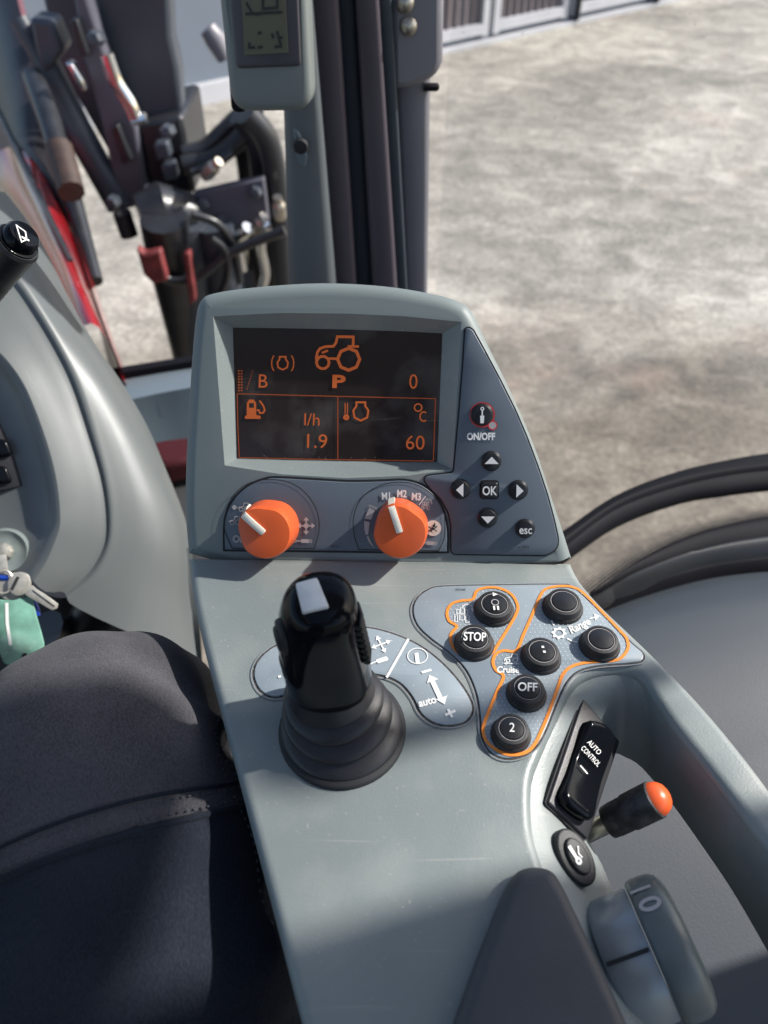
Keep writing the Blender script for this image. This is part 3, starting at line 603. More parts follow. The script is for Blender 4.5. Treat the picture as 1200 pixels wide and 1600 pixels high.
# display head
head = [(290, 868), (285, 800), (286, 720), (290, 640), (295, 560), (301, 495), (309, 468), (330, 456), (400, 446), (500, 440), (600, 445), (680, 458), (718, 470), (738, 486), (762, 535), (800, 612), (838, 700), (864, 778), (884, 838), (896, 876)]
hu = [tuple(q[:2]) for q in cat([V((*PP.uv(*p), 0)) for p in head], 5)]
ro = [(333, 494), (440, 489), (540, 490), (630, 494), (721, 503), (714, 620), (707, 733), (640, 743), (540, 747), (440, 741), (351, 727), (342, 610)]
ri = [(364, 512), (440, 513), (540, 515), (630, 518), (691, 521), (687, 620), (683, 722), (640, 722), (540, 720), (440, 718), (370, 716), (367, 610)]
RD = -.0085
rou = U(PP, ro); riu = U(PP, ri, RD)
hd = MB(); hd.plate(PP, hu + [PP.uv(700, 905), PP.uv(420, 905)], 0, -.05, .0075, 6, holes=[rou])
head_o = hd.build('display_head', M['plastic_matt'], con, sharp=42)
q = MB(); q.grid([[PP.w(c, 0) for c in rou], [PP.w(c, RD) for c in riu]], closed=True)
q.build('display_recess', M['plastic'], head_o, sharp=25)

# the lit screen
k5 = lambda x, y: (280 + x / 2.727, 430 + y / 2.727)
s_ = MB(); s_.fill(PP, [riu], RD + .0002, 0)
HS = RD + .0006
px = sc(PP, 520, 620, RD)
def ss(pts, w, closed=False, mi=1): s_.stroke(PP, [PP.uv(*k5(x, y), HS) for x, y in pts], w / 2.727 * px, HS, closed, mi)
def arc5(cx, cy, r, a0, a1, w, n=10, mi=1, closed=False, ry=None):
    ry = ry or r; ss([(cx + r * math.cos(R(a0 + (a1 - a0) * k / n)), cy + ry * math.sin(R(a0 + (a1 - a0) * k / n))) for k in range(n + (0 if closed else 1))], w, closed, mi)
ss([(586, 352), (588, 330), (600, 312), (625, 304), (657, 303), (668, 288), (674, 262), (742, 263), (741, 300)], 11); ss([(718, 303), (766, 304)], 10); ss([(583, 345), (586, 375)], 9); ss([(637, 355), (676, 356)], 10)
ss([(608, 331), (634, 321)], 9)
arc5(612, 372, 27, 0, 360, 11, 10, closed=True); arc5(722, 358, 47, 0, 360, 13, 8, closed=True)
arc5(420, 375, 26, 128, 232, 5, 8, ry=42); arc5(462, 375, 26, -52, 52, 5, 8, ry=42)
def engine(cx, cy, k, w):
    ss([(cx - 14 * k, cy - 30 * k), (cx + 14 * k, cy - 30 * k), (cx + 14 * k, cy - 18 * k), (cx + 24 * k, cy - 4 * k), (cx + 20 * k, cy + 18 * k), (cx, cy + 28 * k), (cx - 20 * k, cy + 18 * k), (cx - 24 * k, cy - 4 * k), (cx - 14 * k, cy - 18 * k)], w, True)
engine(441, 376, .95, 7); engine(774, 582, 1.35, 8)
for y in range(404, 492, 12): ss([(254, y), (254, y + 7)], 8, mi=2); ss([(266, y), (266, y + 7)], 8, mi=2)
for i in range(8): ss([(314 - i * 3.4, 405 + i * 11), (312 - i * 3.4, 411 + i * 11)], 4, mi=2)
T5 = lambda t, x, y, hgt, bold=0, wx=1, mi=1: text(s_, PP, t, *k5(x, y), hgt / 2.727, 1.5, HS, mi, bold, wx)
T5('B', 358, 450, 58, .0, .95); T5('P', 681, 452, 52, .04, 1.5); T5('0', 998, 452, 62, .0, .9); T5('l/h', 566, 614, 52, .0, 1.0); T5('1.9', 588, 706, 60, .0, 1.02); T5('60', 1006, 712, 60, .0, 1.0)
ss([(246, 505), (670, 516), (1093, 526)], 4, mi=2); ss([(247, 505), (250, 640), (256, 775)], 4, mi=2); ss([(1092, 526), (1083, 790)], 4, mi=2); ss([(676, 516), (676, 786)], 4, mi=2); ss([(256, 777), (560, 784), (1083, 792)], 4, mi=2)
s_.fill(PP, [[PP.uv(*k5(x, y), HS) for x, y in [(288, 545), (298, 530), (318, 530), (328, 545), (328, 595), (347, 600), (347, 612), (280, 612), (280, 600), (288, 597)]], [PP.uv(*k5(x, y), HS) for x, y in [(298, 545), (319, 545), (319, 565), (298, 565)]]], HS, 1)
ss([(330, 575), (340, 575), (344, 588), (358, 586), (365, 575), (358, 555), (342, 534)], 7)
ss([(707, 545), (707, 590)], 4); ss([(717, 545), (717, 590)], 4); arc5(712, 605, 8, 0, 360, 10, 8, closed=True); ss([(700, 612), (700, 606)], 3)
arc5(1018, 564, 16, 0, 360, 6, 10, closed=True); arc5(1042, 602, 16, 50, 310, 6, 10, ry=20)
s_.build('lit_screen', [M['screen'], M['glow'], M['glow_dim']], head_o, flat=True)

# inlays on a plane: a dark groove with the panel a hair above it
def inlay(name, pl, uv, m, top=.0012, gw=.0009, parent=con, extra=(), gm='groove', rim=None, cb=None):
    q = MB(); q.plate(pl, inset(ccw(uv), -gw), .0005, -.002, 0, mi=1); q.plate(pl, uv, top, -.001, .0005, 2, 0)
    mats = [M[m], M[gm]] + [M[e] for e in extra]
    if rim: q.stroke(pl, inset(ccw(uv), -gw - .0003), .0006, .0007, True, len(mats)); mats.append(M[rim])  # pale line drawn round the groove as its edge highlight
    if cb: cb(q, top)
    return q.build(name, mats, parent, sharp=45)

# knob panel on the display head
kp = lambda x, y: (340 + x / 7.5, 740 + y / 7.5)
kr = lambda x, y: (550 + x / 7.5, 740 + y / 7.5)
kn_out = U(PP, [(352, 858), (352, 822), (356, 800), (368, 778), (388, 760), (412, 750), (432, 747), (490, 750), (545, 753), (600, 752), (632, 751), (660, 759), (681, 777), (693, 802), (698, 830), (698, 861), (600, 861), (450, 859)])
kn_out = [tuple(p[:2]) for p in cat([V((*p, 0)) for p in kn_out[:16]], 3)] + kn_out[16:]
def knob_marks(q, top):
    h = top + .0004; p1 = sc(PP, 520, 820)
    def st(k, pts, w, mi=2, closed=False): q.stroke(PP, [PP.uv(*k(x, y)) for x, y in pts], w / 7.5 * p1, h, closed, mi)
    def fl(k, pts, mi=2): q.fill(PP, [[PP.uv(*k(x, y)) for x, y in pts]], h, mi)
    def tx(t, k, x, y, hg, ang=0, bold=.02, wx=.8, mi=2): text(q, PP, t, *k(x, y), hg / 7.5, ang, h, mi, bold, wx)
    lens = [(180, 868), (110, 720), (85, 600), (100, 460), (170, 280), (300, 150), (450, 85), (620, 65), (800, 85), (960, 160), (1090, 290), (1170, 440), (1195, 620), (1170, 760), (1135, 872)]
    st(kp, [tuple(p[:2]) for p in cat([V((x, y, 0)) for x, y in lens], 3)], 9, 3, True)
    lens2 = [(85, 885), (40, 760), (18, 620), (25, 480), (100, 300), (240, 180), (400, 115), (560, 95), (720, 115), (880, 190), (1010, 320), (1075, 460), (1090, 620), (1075, 760), (1015, 898)]
    st(kr, [tuple(p[:2]) for p in cat([V((x, y, 0)) for x, y in lens2], 3)], 9, 3, True)
    # left scale: tractor pictograms, OFF, cross arrows, cylinder
    for dx, dy in ((0, 0), (-105, 158)):
        st(kp, [(240 + dx, 400 + dy), (268 + dx, 385 + dy), (310 + dx, 380 + dy), (318 + dx, 340 + dy), (366 + dx, 340 + dy), (366 + dx, 385 + dy)], 11)
        st(kp, [(283 + dx + 22 * math.cos(a), 413 + dy + 22 * math.sin(a)) for a in [k * math.pi / 5 for k in range(10)]], 10, 2, True)
        st(kp, [(350 + dx + 28 * math.cos(a), 405 + dy + 28 * math.sin(a)) for a in [k * math.pi / 5 for k in range(10)]], 10, 2, True)
    fl(kp, [(205 + 27 * math.cos(k * math.pi / 7), 390 + 27 * math.sin(k * math.pi / 7)) for k in range(14)])
    tx('OFF', kp, 268, 765, 80, 1, .05, .9)
    fl(kp, [(1043 + 30 * math.cos(k * math.pi / 8), 605 + 30 * math.sin(k * math.pi / 8)) for k in range(16)])
    for a in range(4):
        ca, sa = math.cos(a * math.pi / 2), math.sin(a * math.pi / 2); r2 = lambda x, y: (1043 + x * ca - y * sa, 605 + x * sa + y * ca)
        st(kp, [r2(25, 0), r2(70, 0)], 16); fl(kp, [r2(62, -34), r2(105, 0), r2(62, 34)])
    st(kp, [(930, 782), (990, 782)], 14); fl(kp, [(985, 760), (1075, 762), (1075, 806), (985, 804)])
    st(kp, [(1096 + 14 * math.cos(a), 784 + 16 * math.sin(a)) for a in [k * math.pi / 5 for k in range(10)]], 8, 2, True); st(kp, [(912 + 14 * math.cos(a), 782 + 16 * math.sin(a)) for a in [k * math.pi / 5 for k in range(10)]], 8, 2, True)
    # right scale
    tx('M1', kr, 398, 262, 82, -2, .030, .78, 4); tx('M2', kr, 585, 234, 82, 2, .030, .78, 4); tx('M3', kr, 755, 268, 82, 4, .030, .78, 4)
    st(kr, [(862, 258), (786, 362)], 9, 4); tx('max', kr, 250, 385, 42, 20, .012, 1.0, 2)
    fl(kr, [(205, 395), (270, 430), (225, 535), (148, 520)]); fl(kr, [(145, 548), (210, 562), (192, 708), (165, 712), (148, 640)]); fl(kr, [(172, 730), (196, 728), (225, 800), (268, 868), (205, 800)])
    for x0, y0, w, hh in ((826, 330, 20, 28), (852, 325, 18, 34), (880, 332, 20, 28), (815, 372, 18, 46), (885, 372, 20, 46), (842, 368, 32, 30)):
        st(kr, [(x0, y0), (x0 + w, y0), (x0 + w, y0 + hh), (x0, y0 + hh)], 6, 2, True)
    st(kr, [(862, 310), (875, 292), (905, 290), (928, 310), (933, 335)], 8); fl(kr, [(918, 332), (944, 330), (932, 356)])
    fl(kr, [(950 + 94 * math.cos(k * math.pi / 14), 632 + 92 * math.sin(k * math.pi / 14)) for k in range(28)], 5)
    h += .0003
    st(kr, [(892, 612), (920, 632), (945, 636), (970, 632), (996, 608)], 12, 3); st(kr, [(892, 672), (920, 652), (945, 646), (970, 650), (992, 672)], 12, 3); st(kr, [(925, 678), (958, 600)], 13, 3); fl(kr, [(938, 608), (972, 565), (976, 622)], 3)
    h -= .0003
    st(kr, [(825, 800), (880, 805)], 14); fl(kr, [(875, 784), (965, 790), (965, 832), (875, 828)]); st(kr, [(980 + 12 * math.cos(a), 808 + 15 * math.sin(a)) for a in [k * math.pi / 5 for k in range(10)]], 8, 2, True)
    tx('82/992', kp, 1380, 852, 22, 2, 0, 1, 3)
kpan = inlay('knob_panel', PP, kn_out, 'keypad', extra=('grey_print', 'groove', 'white', 'cream'), cb=knob_marks, gw=.0012, parent=head_o)

# the orange knobs
def knob(cx, cy, ptr, ang):
    c = V(PP.uv(cx, cy, .002)); rr = 42 * sc(PP, cx, cy)
    def out(r, flat): # teardrop with its blunt nose towards ang
        o = []
        for k in range(48):
            a = 2 * math.pi * k / 48; d = (a - R(ang) + math.pi) % (2 * math.pi) - math.pi
            o.append((r * (1 + .075 * math.exp(-(d / .42) ** 2) - flat * .07 * math.exp(-((abs(d) - .95) / .34) ** 2)), a))
        return o
    rows = []
    for s, h, fl, dr in ((1.0, .0012, .6, 0), (1.0, .006, .8, 0), (.985, .012, 1, .05), (.965, .0185, 1, .10), (.945, .0205, 1, .12), (.90, .0217, 1, .12), (.70, .0221, .8, .1), (.35, .0223, .4, .06), (.05, .0223, 0, .0)):
        off = V((math.cos(R(ang + 10)), math.sin(R(ang + 10)))) * rr * dr * .2
        rows.append([PP.w((c.x + off.x + r * math.cos(a), c.y + off.y + r * math.sin(a)), h) for r, a in out(rr * s, fl)])
    q = MB(); q.grid(rows, closed=True, cap0=True, cap1=True); k = q.build('control_knob', M['orange'], con, sharp=50)
    # cream pointer: bar on the top face bent over the edge
    d = V((math.cos(R(ang)), math.sin(R(ang)))); nn = V((-d.y, d.x)); w = rr * .115
    prof = [(.02, .0225), (.06, .0234), (.5, .0236), (.93, .0232), (1.0, .0218), (1.045, .012), (1.075, .004)]
    q = MB(); rows = []
    for t, h in prof:
        ww = w * (.7 if t < .05 else 1); m = c + d * rr * t
        dn = .002 if h > .02 else 0
        lift = d * (0.0 if h > .02 else .001)
        rows.append([PP.w(m - nn * ww - d * (.003 if not dn else 0), h - dn), PP.w(m - nn * ww + lift, h), PP.w(m - nn * ww * .4 + lift, h + (.0003 if dn else 0)), PP.w(m + nn * ww * .4 + lift, h + (.0003 if dn else 0)), PP.w(m + nn * ww + lift, h), PP.w(m + nn * ww - d * (.003 if not dn else 0), h - dn)])
    q.grid(rows, closed=True, cap0=True, cap1=True); q.build('pointer', M['cream'], k, sharp=50)
knob(425, 822, None, 138); knob(627, 822, None, 108)

# keypad inlay at the right of the screen
kq = lambda x, y: (640 + x / 3.404, 430 + y / 3.404)
kpts = [(297, 285), (315, 280), (335, 292), (400, 410), (480, 560), (560, 720), (620, 860), (680, 1020), (730, 1170), (765, 1300), (787, 1400), (785, 1440), (760, 1470), (720, 1487), (480, 1484), (235, 1480), (222, 1465), (222, 1330), (208, 1260), (170, 1190), (110, 1130), (80, 1092), (82, 1074), (100, 1066), (225, 1052), (236, 1040), (262, 760), (285, 480)]
kuv = rounded([PP.uv(*kq(x, y)) for x, y in kpts], .002, 3)
def keypad_marks(q, top):
    h = top + .0004; p1 = sc(PP, 765, 740)
    text(q, PP, 'ON/OFF', *kq(380, 857), 36 / 3.404, 0, h, 2, .045, .80); text(q, PP, 'w-9992', *kq(605, 1446), 14 / 3.404, 0, h, 4, 0, 1)
    c = PP.uv(*kq(385, 742)); q.stroke(PP, circ(c, 63 / 3.404 * p1, 40), 7 / 3.404 * p1, h, True, 3)
    c = PP.uv(*kq(440, 798)); q.stroke(PP, circ(c, 22 / 3.404 * p1, 24), 6 / 3.404 * p1, h, True, 3); q.fill(PP, [circ(c, 19 / 3.404 * p1, 20)], h, 5)
kpad = inlay('keypad_panel', PP, kuv, 'keypad', extra=('white', 'red_print', 'groove', 'grey_print'), cb=keypad_marks, gw=.0008, parent=head_o)
def key(cx, cy, r, shape, icon):
    x, y = kq(cx, cy); c = PP.uv(x, y, .003); p1 = sc(PP, x, y) / 3.404; rr = r * p1
    q = MB()
    if shape == 'sq':
        pl_ = rounded([(c[0] - rr, c[1] - rr), (c[0] + rr, c[1] - rr), (c[0] + rr, c[1] + rr), (c[0] - rr, c[1] + rr)], rr * .35)
        q.plate(PP, pl_, .0042, 0, .0012, 3); q.plate(PP, inset(ccw(pl_), -.0008), .0016, 0, 0, mi=2)
    else:
        q.lathe(PP.w(c), PP.n, [(rr * 1.09, .0), (rr * 1.09, .0016), (rr * 1.0, .0019), (rr * .97, .0034), (rr * .85, .0042), (rr * .5, .0045), (rr * .05, .0046)], 32)
    h = .0049
    def f(pts): q.fill(PP, [[(c[0] + a * p1, c[1] + b * p1) for a, b in pts]], h, 1)
    if icon == 'up': f([(-37, -12), (37, -12), (0, 26)])
    if icon == 'down': f([(-36, 12), (0, -26), (36, 12)])
    if icon == 'left': f([(-24, 0), (15, -36), (15, 36)])
    if icon == 'right': f([(-12, -36), (26, 0), (-12, 36)])
    if icon in ('OK', 'esc'): text(q, PP, icon, x, y, (46 if icon == 'OK' else 44) / 3.404, 0, h, 1, .02 if icon == 'OK' else .015, .78 if icon == 'OK' else .85, hh=.003)
    if icon == 'cyl':
        f([(-9, -44), (9, -44), (11, -4), (-11, -4)]); f([(-3.5, -6), (3.5, -6), (3.5, 26), (-3.5, 26)]); q.stroke(PP, circ((c[0], c[1] + 32 * p1), 7.5 * p1, 14), 5 * p1, h, True, 1)
    o_ = q.build('key_button', [M['black'], M['white'], M['groove']], con, sharp=40)
    o_['label'] = {'cyl': 'round black key with white cylinder symbol in a red ring', 'up': 'round black key with white up arrow', 'OK': 'square black key marked OK', 'left': 'round black key with white left arrow', 'right': 'round black key with white right arrow', 'down': 'round black key with white down arrow', 'esc': 'round black key marked esc'}[icon]
for a in ((385, 742, 56, 'o', 'cyl'), (435, 990, 50, 'o', 'up'), (425, 1143, 44, 'sq', 'OK'), (270, 1140, 50, 'o', 'left'), (578, 1145, 50, 'o', 'right'), (415, 1292, 50, 'o', 'down'), (615, 1350, 49, 'o', 'esc')): key(*a)

# push button panel on the deck
kd = lambda x, y: (640 + x / 3.158, 890 + y / 3.158)
bp_pts = [(652, 937), (668, 924), (692, 918), (780, 916), (872, 915), (892, 918), (912, 934), (945, 966), (985, 1006), (1003, 1022), (1002, 1033), (985, 1037), (935, 1041), (903, 1049), (884, 1066), (870, 1095), (852, 1140), (838, 1165), (818, 1181), (790, 1186), (767, 1176), (754, 1152), (751, 1120), (745, 1085), (730, 1050), (705, 1022), (675, 1000), (653, 978), (646, 955)]
buv = US(PD, bp_pts, 4)
def panel_marks(q, top):
    h = top + .0004; p1 = sc(PD, 830, 1030) / 3.158
    def st(pts, w, mi=2, closed=False, sm=0, hd=0):
        uv = [PD.uv(*kd(x, y)) for x, y in pts]
        if sm: uv = [tuple(p[:2]) for p in cat([V((*p, 0)) for p in uv], sm, closed)]
        q.stroke(PD, uv, w * p1, h + hd, closed, mi); return uv
    def fl(pts, mi=2): q.fill(PD, [[PD.uv(*kd(x, y)) for x, y in pts]], h, mi)
    oa = st([(310, 155), (330, 115), (375, 98), (440, 100), (500, 130), (530, 180), (528, 220), (490, 290), (440, 370), (410, 415), (360, 440), (300, 442), (240, 420), (205, 375), (205, 325), (232, 288), (195, 262), (184, 220), (205, 180), (250, 163)], 15, 3, True, 4)
    ob = st([(640, 145), (665, 108), (705, 94), (760, 90), (800, 95), (850, 120), (950, 220), (1040, 315), (1068, 350), (1075, 395), (1045, 440), (1000, 458), (880, 466), (800, 485), (755, 525), (730, 590), (690, 700), (650, 800), (615, 870), (570, 910), (500, 922), (430, 900), (375, 850), (362, 790), (385, 720), (430, 610), (462, 535), (425, 505), (410, 465), (425, 425), (465, 408), (525, 408), (560, 330), (600, 240)], 15, 3, True, 4)
    for ia_ in range(0, 60):
        for ja in range(0, 46):
            x = 180 + ia_ * 23 + (11 if ja % 2 else 0); y = 90 + ja * 19; p = PD.uv(*kd(x, y))
            if inside(p, oa) or inside(p, ob):
                r_ = 1.7 * p1; q.add([PD.w((p[0] + r_ * a, p[1] + r_ * b), h) for a, b in ((-1, -1), (1, -1), (1, 1), (-1, 1))], [(0, 1, 2, 3)], 2)
    tx = lambda t, x, y, hg, ang, bold=.01, wx=.85: text(q, PD, t, *kd(x, y), hg / 3.158, ang, h, 2, bold, wx)
    tx('Range', 840, 274, 38, -27, .028, .84); tx('Cruise', 486, 493, 30, 1, .026, .95); text(q, PD, '39271400', *kd(252, 98), 10 / 3.158, 1, h, 4, 0, .9)
    st([(885, 252), (915, 243)], 8); fl([(908, 226), (935, 238), (912, 262)])
    for x0, y0, w, hh in ((232, 205, 12, 22), (250, 198, 18, 28), (272, 208, 14, 22), (222, 232, 14, 34), (246, 232, 24, 26), (276, 236, 16, 34)):
        st([(x0, y0), (x0 + w, y0 + 1), (x0 + w, y0 + hh), (x0, y0 + hh)], 3.5, 2, True)
    st([(258, 195), (278, 180), (302, 188), (310, 205)], 4.5, sm=4); fl([(300, 200), (318, 205), (311, 220)])
    gear = []
    for k in range(32):
        a = 2 * math.pi * k / 32; gear.append((735 + (38 if k % 4 < 2 else 29) * math.cos(a), 322 + (31 if k % 4 < 2 else 24) * math.sin(a)))
    q.fill(PD, [[PD.uv(*kd(x, y)) for x, y in gear], [PD.uv(*kd(735 + 20 * math.cos(k * math.pi / 8), 322 + 16 * math.sin(k * math.pi / 8))) for k in range(16)]], h, 2)
    st([(704, 245), (700, 268), (712, 285)], 8, sm=3); st([(775, 348), (800, 362), (825, 366)], 8, sm=3)
    st([(466, 460), (472, 446), (500, 440), (505, 425), (528, 426), (532, 452)], 4.5); st([(484 + 9 * math.cos(a), 459 + 8 * math.sin(a)) for a in [k * math.pi / 5 for k in range(10)]], 4, 2, True); st([(519 + 13 * math.cos(a), 456 + 11 * math.sin(a)) for a in [k * math.pi / 5 for k in range(10)]], 4, 2, True)
    st([(470, 473), (540, 474)], 4); fl([(462, 472), (476, 466), (476, 479)])
bpan = inlay('button_panel', PD, buv, 'foil', extra=('white', 'orange_print', 'groove'), cb=panel_marks, gw=.0009, gm='grime', rim='satin')
def push(cx, cy, mark=None):
    x, y = kd(cx, cy); H = .0065; c = PD.uv(x, y - 4, H); o = PD.w(c); p1 = sc(PD, x, y, H); r = 27.5 * p1
    q = MB(); q.lathe(o, (0, 0, 1), [(r * 1.17, .001), (r * 1.17, .0022), (r * 1.13, .003), (r * 1.06, .0034), (r * 1.02, .0055), (r * .96, .0068), (r * .80, .0071), (r * .77, .0062), (r * .73, .0060)], 40)
    b = q.build('push_button', M['black_matt'], con, sharp=40)
    q = MB(); q.lathe(o, (0, 0, 1), [(r * .73, .005), (r * .715, .0066), (r * .66, .0074), (r * .4, .0078), (r * .05, .008)], 36)
    q.stroke(PD, circ(c, r * .745, 36), r * .03, .0069, True, 2)  # grey ring drawn as the highlight around the cap
    h = .0084
    if mark in ('STOP', 'OFF', '2'): text(q, PD, mark, x, y - 6, (13 if mark != '2' else 14), 2, h, 1, .02 if mark != '2' else 0, .8 if mark == 'STOP' else .95, hh=.0078)
    if mark == 'play':
        f = lambda pts: q.fill(PD, [[(c[0] + a * p1, c[1] + b_ * p1) for a, b_ in pts]], h, 1)
        f([(-2, 12), (6, 16), (-2, 20)]); f([(-4, -15), (-1, -15), (-1, -7), (-4, -7)]); f([(2, -15), (5, -15), (5, -7), (2, -7)]); q.stroke(PD, circ(c, 5.5 * p1, 14), 1.3 * p1, h, True, 2)
    if mark == 'dots':
        f = lambda pts: q.fill(PD, [[(c[0] + a * p1, c[1] + b_ * p1) for a, b_ in pts]], h, 1)
        f([(-1, 3), (3, 3), (3, 7), (-1, 7)]); f([(0, -6), (4, -6), (4, -2), (0, -2)])
    if mark: b['label'] = {'play': 'black push button with play and pause marks', 'STOP': 'black push button marked STOP', 'dots': 'black push button with two white dots', 'OFF': 'black push button marked OFF', '2': 'black push button marked 2'}[mark]
    q.build('cap', [M['black'], M['white'], M['grey_print']], b, sharp=40)
for a in ((420, 185, 'play'), (322, 352, 'STOP'), (762, 172), (946, 358), (654, 418, 'dots'), (582, 600, 'OFF'), (505, 800, '2')): push(*a)

# kidney shaped lever panel
kid = [(398, 1058), (402, 1038), (418, 1020), (442, 1007), (490, 992), (540, 984), (575, 983), (615, 993), (655, 1011), (692, 1040), (722, 1075), (737, 1105), (729, 1126), (705, 1134), (678, 1130), (658, 1115), (645, 1090), (625, 1068), (595, 1056), (545, 1052), (490, 1062), (455, 1082), (430, 1090), (408, 1080)]
kj = lambda x, y: (380 + x / 3.158, 870 + y / 3.158)
def kidney_marks(q, top):
    h = top + .0004; p1 = sc(PD, 650, 1060) / 3.158
    def st(pts, w, mi=2, closed=False): q.stroke(PD, [PD.uv(*kj(x, y)) for x, y in pts], w * p1, h, closed, mi)
    def fl(pts, mi=2): q.fill(PD, [[PD.uv(*kj(x, y)) for x, y in pts]], h, mi)
    st([(815, 414), (708, 604)], 13)
    st([(860 + 49 * math.cos(k * math.pi / 18), 498 + 38 * math.sin(k * math.pi / 18)) for k in range(36)], 5, 2, True); text(q, PD, '1', *kj(858, 500), 44 / 3.158, -8, h, 2, .09, 1.1)
    st([(880, 580), (928, 566)], 14); st([(996, 790), (1046, 768)], 13); st([(1010, 760), (1030, 800)], 13)
    st([(932, 620), (975, 712)], 24); fl([(906, 632), (918, 592), (962, 612)]); fl([(950, 712), (1004, 694), (994, 738)])
    text(q, PD, 'auto', *kj(908, 712), 36 / 3.158, -15, h, 2, .035, .95)
    for a in (0, 90, 180, 270):
        ca, sa = math.cos(R(a - 24)), math.sin(R(a - 24)); r2 = lambda x, y: (680 + x * ca - y * sa, 441 + (x * sa + y * ca) * .86)
        st([r2(0, 0), r2(38, 0)], 8); fl([r2(30, -15), r2(53, 0), r2(30, 15)])
    st([(618, 542), (665, 522)], 7); fl([(655, 517), (705, 500), (716, 510), (714, 520), (665, 536)])
    st([(174, 602), (188, 598)], 12)
inlay('lever_panel', PD, US(PD, kid, 4), 'foil', extra=('white', 'groove'), cb=kidney_marks, gw=.0011, gm='grime', rim='satin')

# crumbs of dust caught in the grooves
cm_ = MB(); rc = random.Random(5)
def crumb(p, r_):
    o = [V((rc.uniform(-1, 1), rc.uniform(-1, 1), rc.uniform(-1, 1))).normalized() * r_ * rc.uniform(.6, 1.2) for _ in range(4)]
    cm_.add([p + v + V((0, 0, r_ * .5)) for v in o], [(0, 1, 2), (0, 3, 1), (1, 3, 2), (2, 3, 0)])
for loop, k_ in ((buv, 150), (US(PD, kid, 4), 120)):
    lp_ = inset(ccw(loop), -.0007)
    for _ in range(k_):
        i_ = rc.randrange(len(lp_)); a_, b_ = V(lp_[i_ - 1]), V(lp_[i_]); q_ = a_.lerp(b_, rc.random()) + V((rc.gauss(0, .0005), rc.gauss(0, .0005)))
        crumb(PD.w(q_, .0006), rc.uniform(.00010, .00026))
for _ in range(70):
    t_ = rc.random(); crumb(PP.w(V(PP.uv(371 + 312 * t_, 716 + 6 * t_ - abs(rc.gauss(0, 3)), RD)), RD + .0003), rc.uniform(.0001, .0003))
for _ in range(140):
    x_, y_ = rc.uniform(320, 830), rc.uniform(885, 1500)
    if inside(PD.uv(x_, y_), deck_uv): crumb(PD.hit(x_, y_), rc.uniform(.00006, .00016))
co_ = cm_.build('dust_crumbs', mat('pale_dust', (.55, .52, .45), .9), con, flat=True); co_['kind'] = 'stuff'

# joystick: bellows, grip, thumb buttons
jb = pz(535, 1140, DZ); p1 = sc(PD, 535, 1140)
q = MB(); prof = []; Hb = .036; R0 = 95 * p1; lean = V((-.004, -.002, 0))
for k in range(61):
    t = k / 60; r = R0 * (1 - .44 * t ** .85); rid = 0
    if t < .62: rid = .0038 * (abs(math.sin(t / .62 * 3.0 * math.pi)) ** .8 - .6)
    prof.append((r + rid, Hb * t))
rows = []
for k, (r, h) in enumerate(prof):
    t = k / 60; c = jb + V((-.007 * t, .011 * t, h)); wv = .0022 * math.sin(3.0) * t
    rows.append([c + V((r * math.cos(a), r * math.sin(a) * .97, .0022 * math.sin(a * 1 + .6) * t * (1 - t) * 2 + .0011 * math.sin(2 * a + 5 * t) * (1 - t) * t * 4)) for a in [2 * math.pi * i / 56 for i in range(56)]])
q.grid(rows, closed=True, cap0=True, cap1=True)
q.lathe(jb, (0, 0, 1), [(R0 * 1.045, -.001), (R0 * 1.045, .0012), (R0 * 1.0, .0022)], 48, 1)
boot_m = [M['rubber'], M['groove']]
# grip
tz = DZ + .092
gt = pz(500, 930, tz); gb = jb + V((-.004, .006, Hb - .006))
def sup(c, ux, uy, a, b, e=3.2, n=44):
    o = []
    for k in range(n):
        t = 2 * math.pi * k / n; ct, st_ = math.cos(t), math.sin(t)
        o.append(c + ux * a * math.copysign(abs(ct) ** (2 / e), ct) + uy * b * math.copysign(abs(st_) ** (2 / e), st_))
    return o
axd = (gt - gb).normalized(); ux = (V((1, .12, 0)) - axd * axd.dot(V((1, .12, 0)))).normalized(); uy = axd.cross(ux)
g_ = MB(); rows = []; Lg = (gt - gb).length
for t, a, b, e in ((0, .0160, .0150, 2.3), (.05, .0180, .0168, 2.4), (.12, .0186, .0174, 2.5), (.35, .0182, .0178, 2.5), (.55, .0174, .0178, 2.5), (.72, .0162, .0172, 2.4), (.82, .0152, .0164, 2.35), (.89, .0142, .0154, 2.3), (.94, .0130, .0142, 2.3), (.975, .0112, .0124, 2.2), (.993, .0088, .0098, 2.1), (1.0, .0055, .0062, 2.0)):
    bow = ux * (-.002 * math.sin(math.pi * t)) + uy * (.003 * math.sin(math.pi * t))
    rows.append(sup(gb + axd * Lg * t + bow, ux, uy, a, b, e))
g_.grid(rows, closed=True, cap0=True, cap1=True)
joy = g_.build('joystick', M['black_gloss'], con, sharp=60)
q.build('bellows_boot', boot_m, joy, sharp=60)
PT = Plane(gt + axd * .0002, axd, ux)
q = MB(); q.plate(PT, rounded([(-.0070, -.0078), (.0030, -.0066), (-.0006, .0080), (-.0090, .0062)], .0012), .0010, -.001, .0004, 2); q.build('top_label', M['cream'] if False else mat('silver_label', (.62, .64, .64), .35, var=.08, vscale=120), joy)
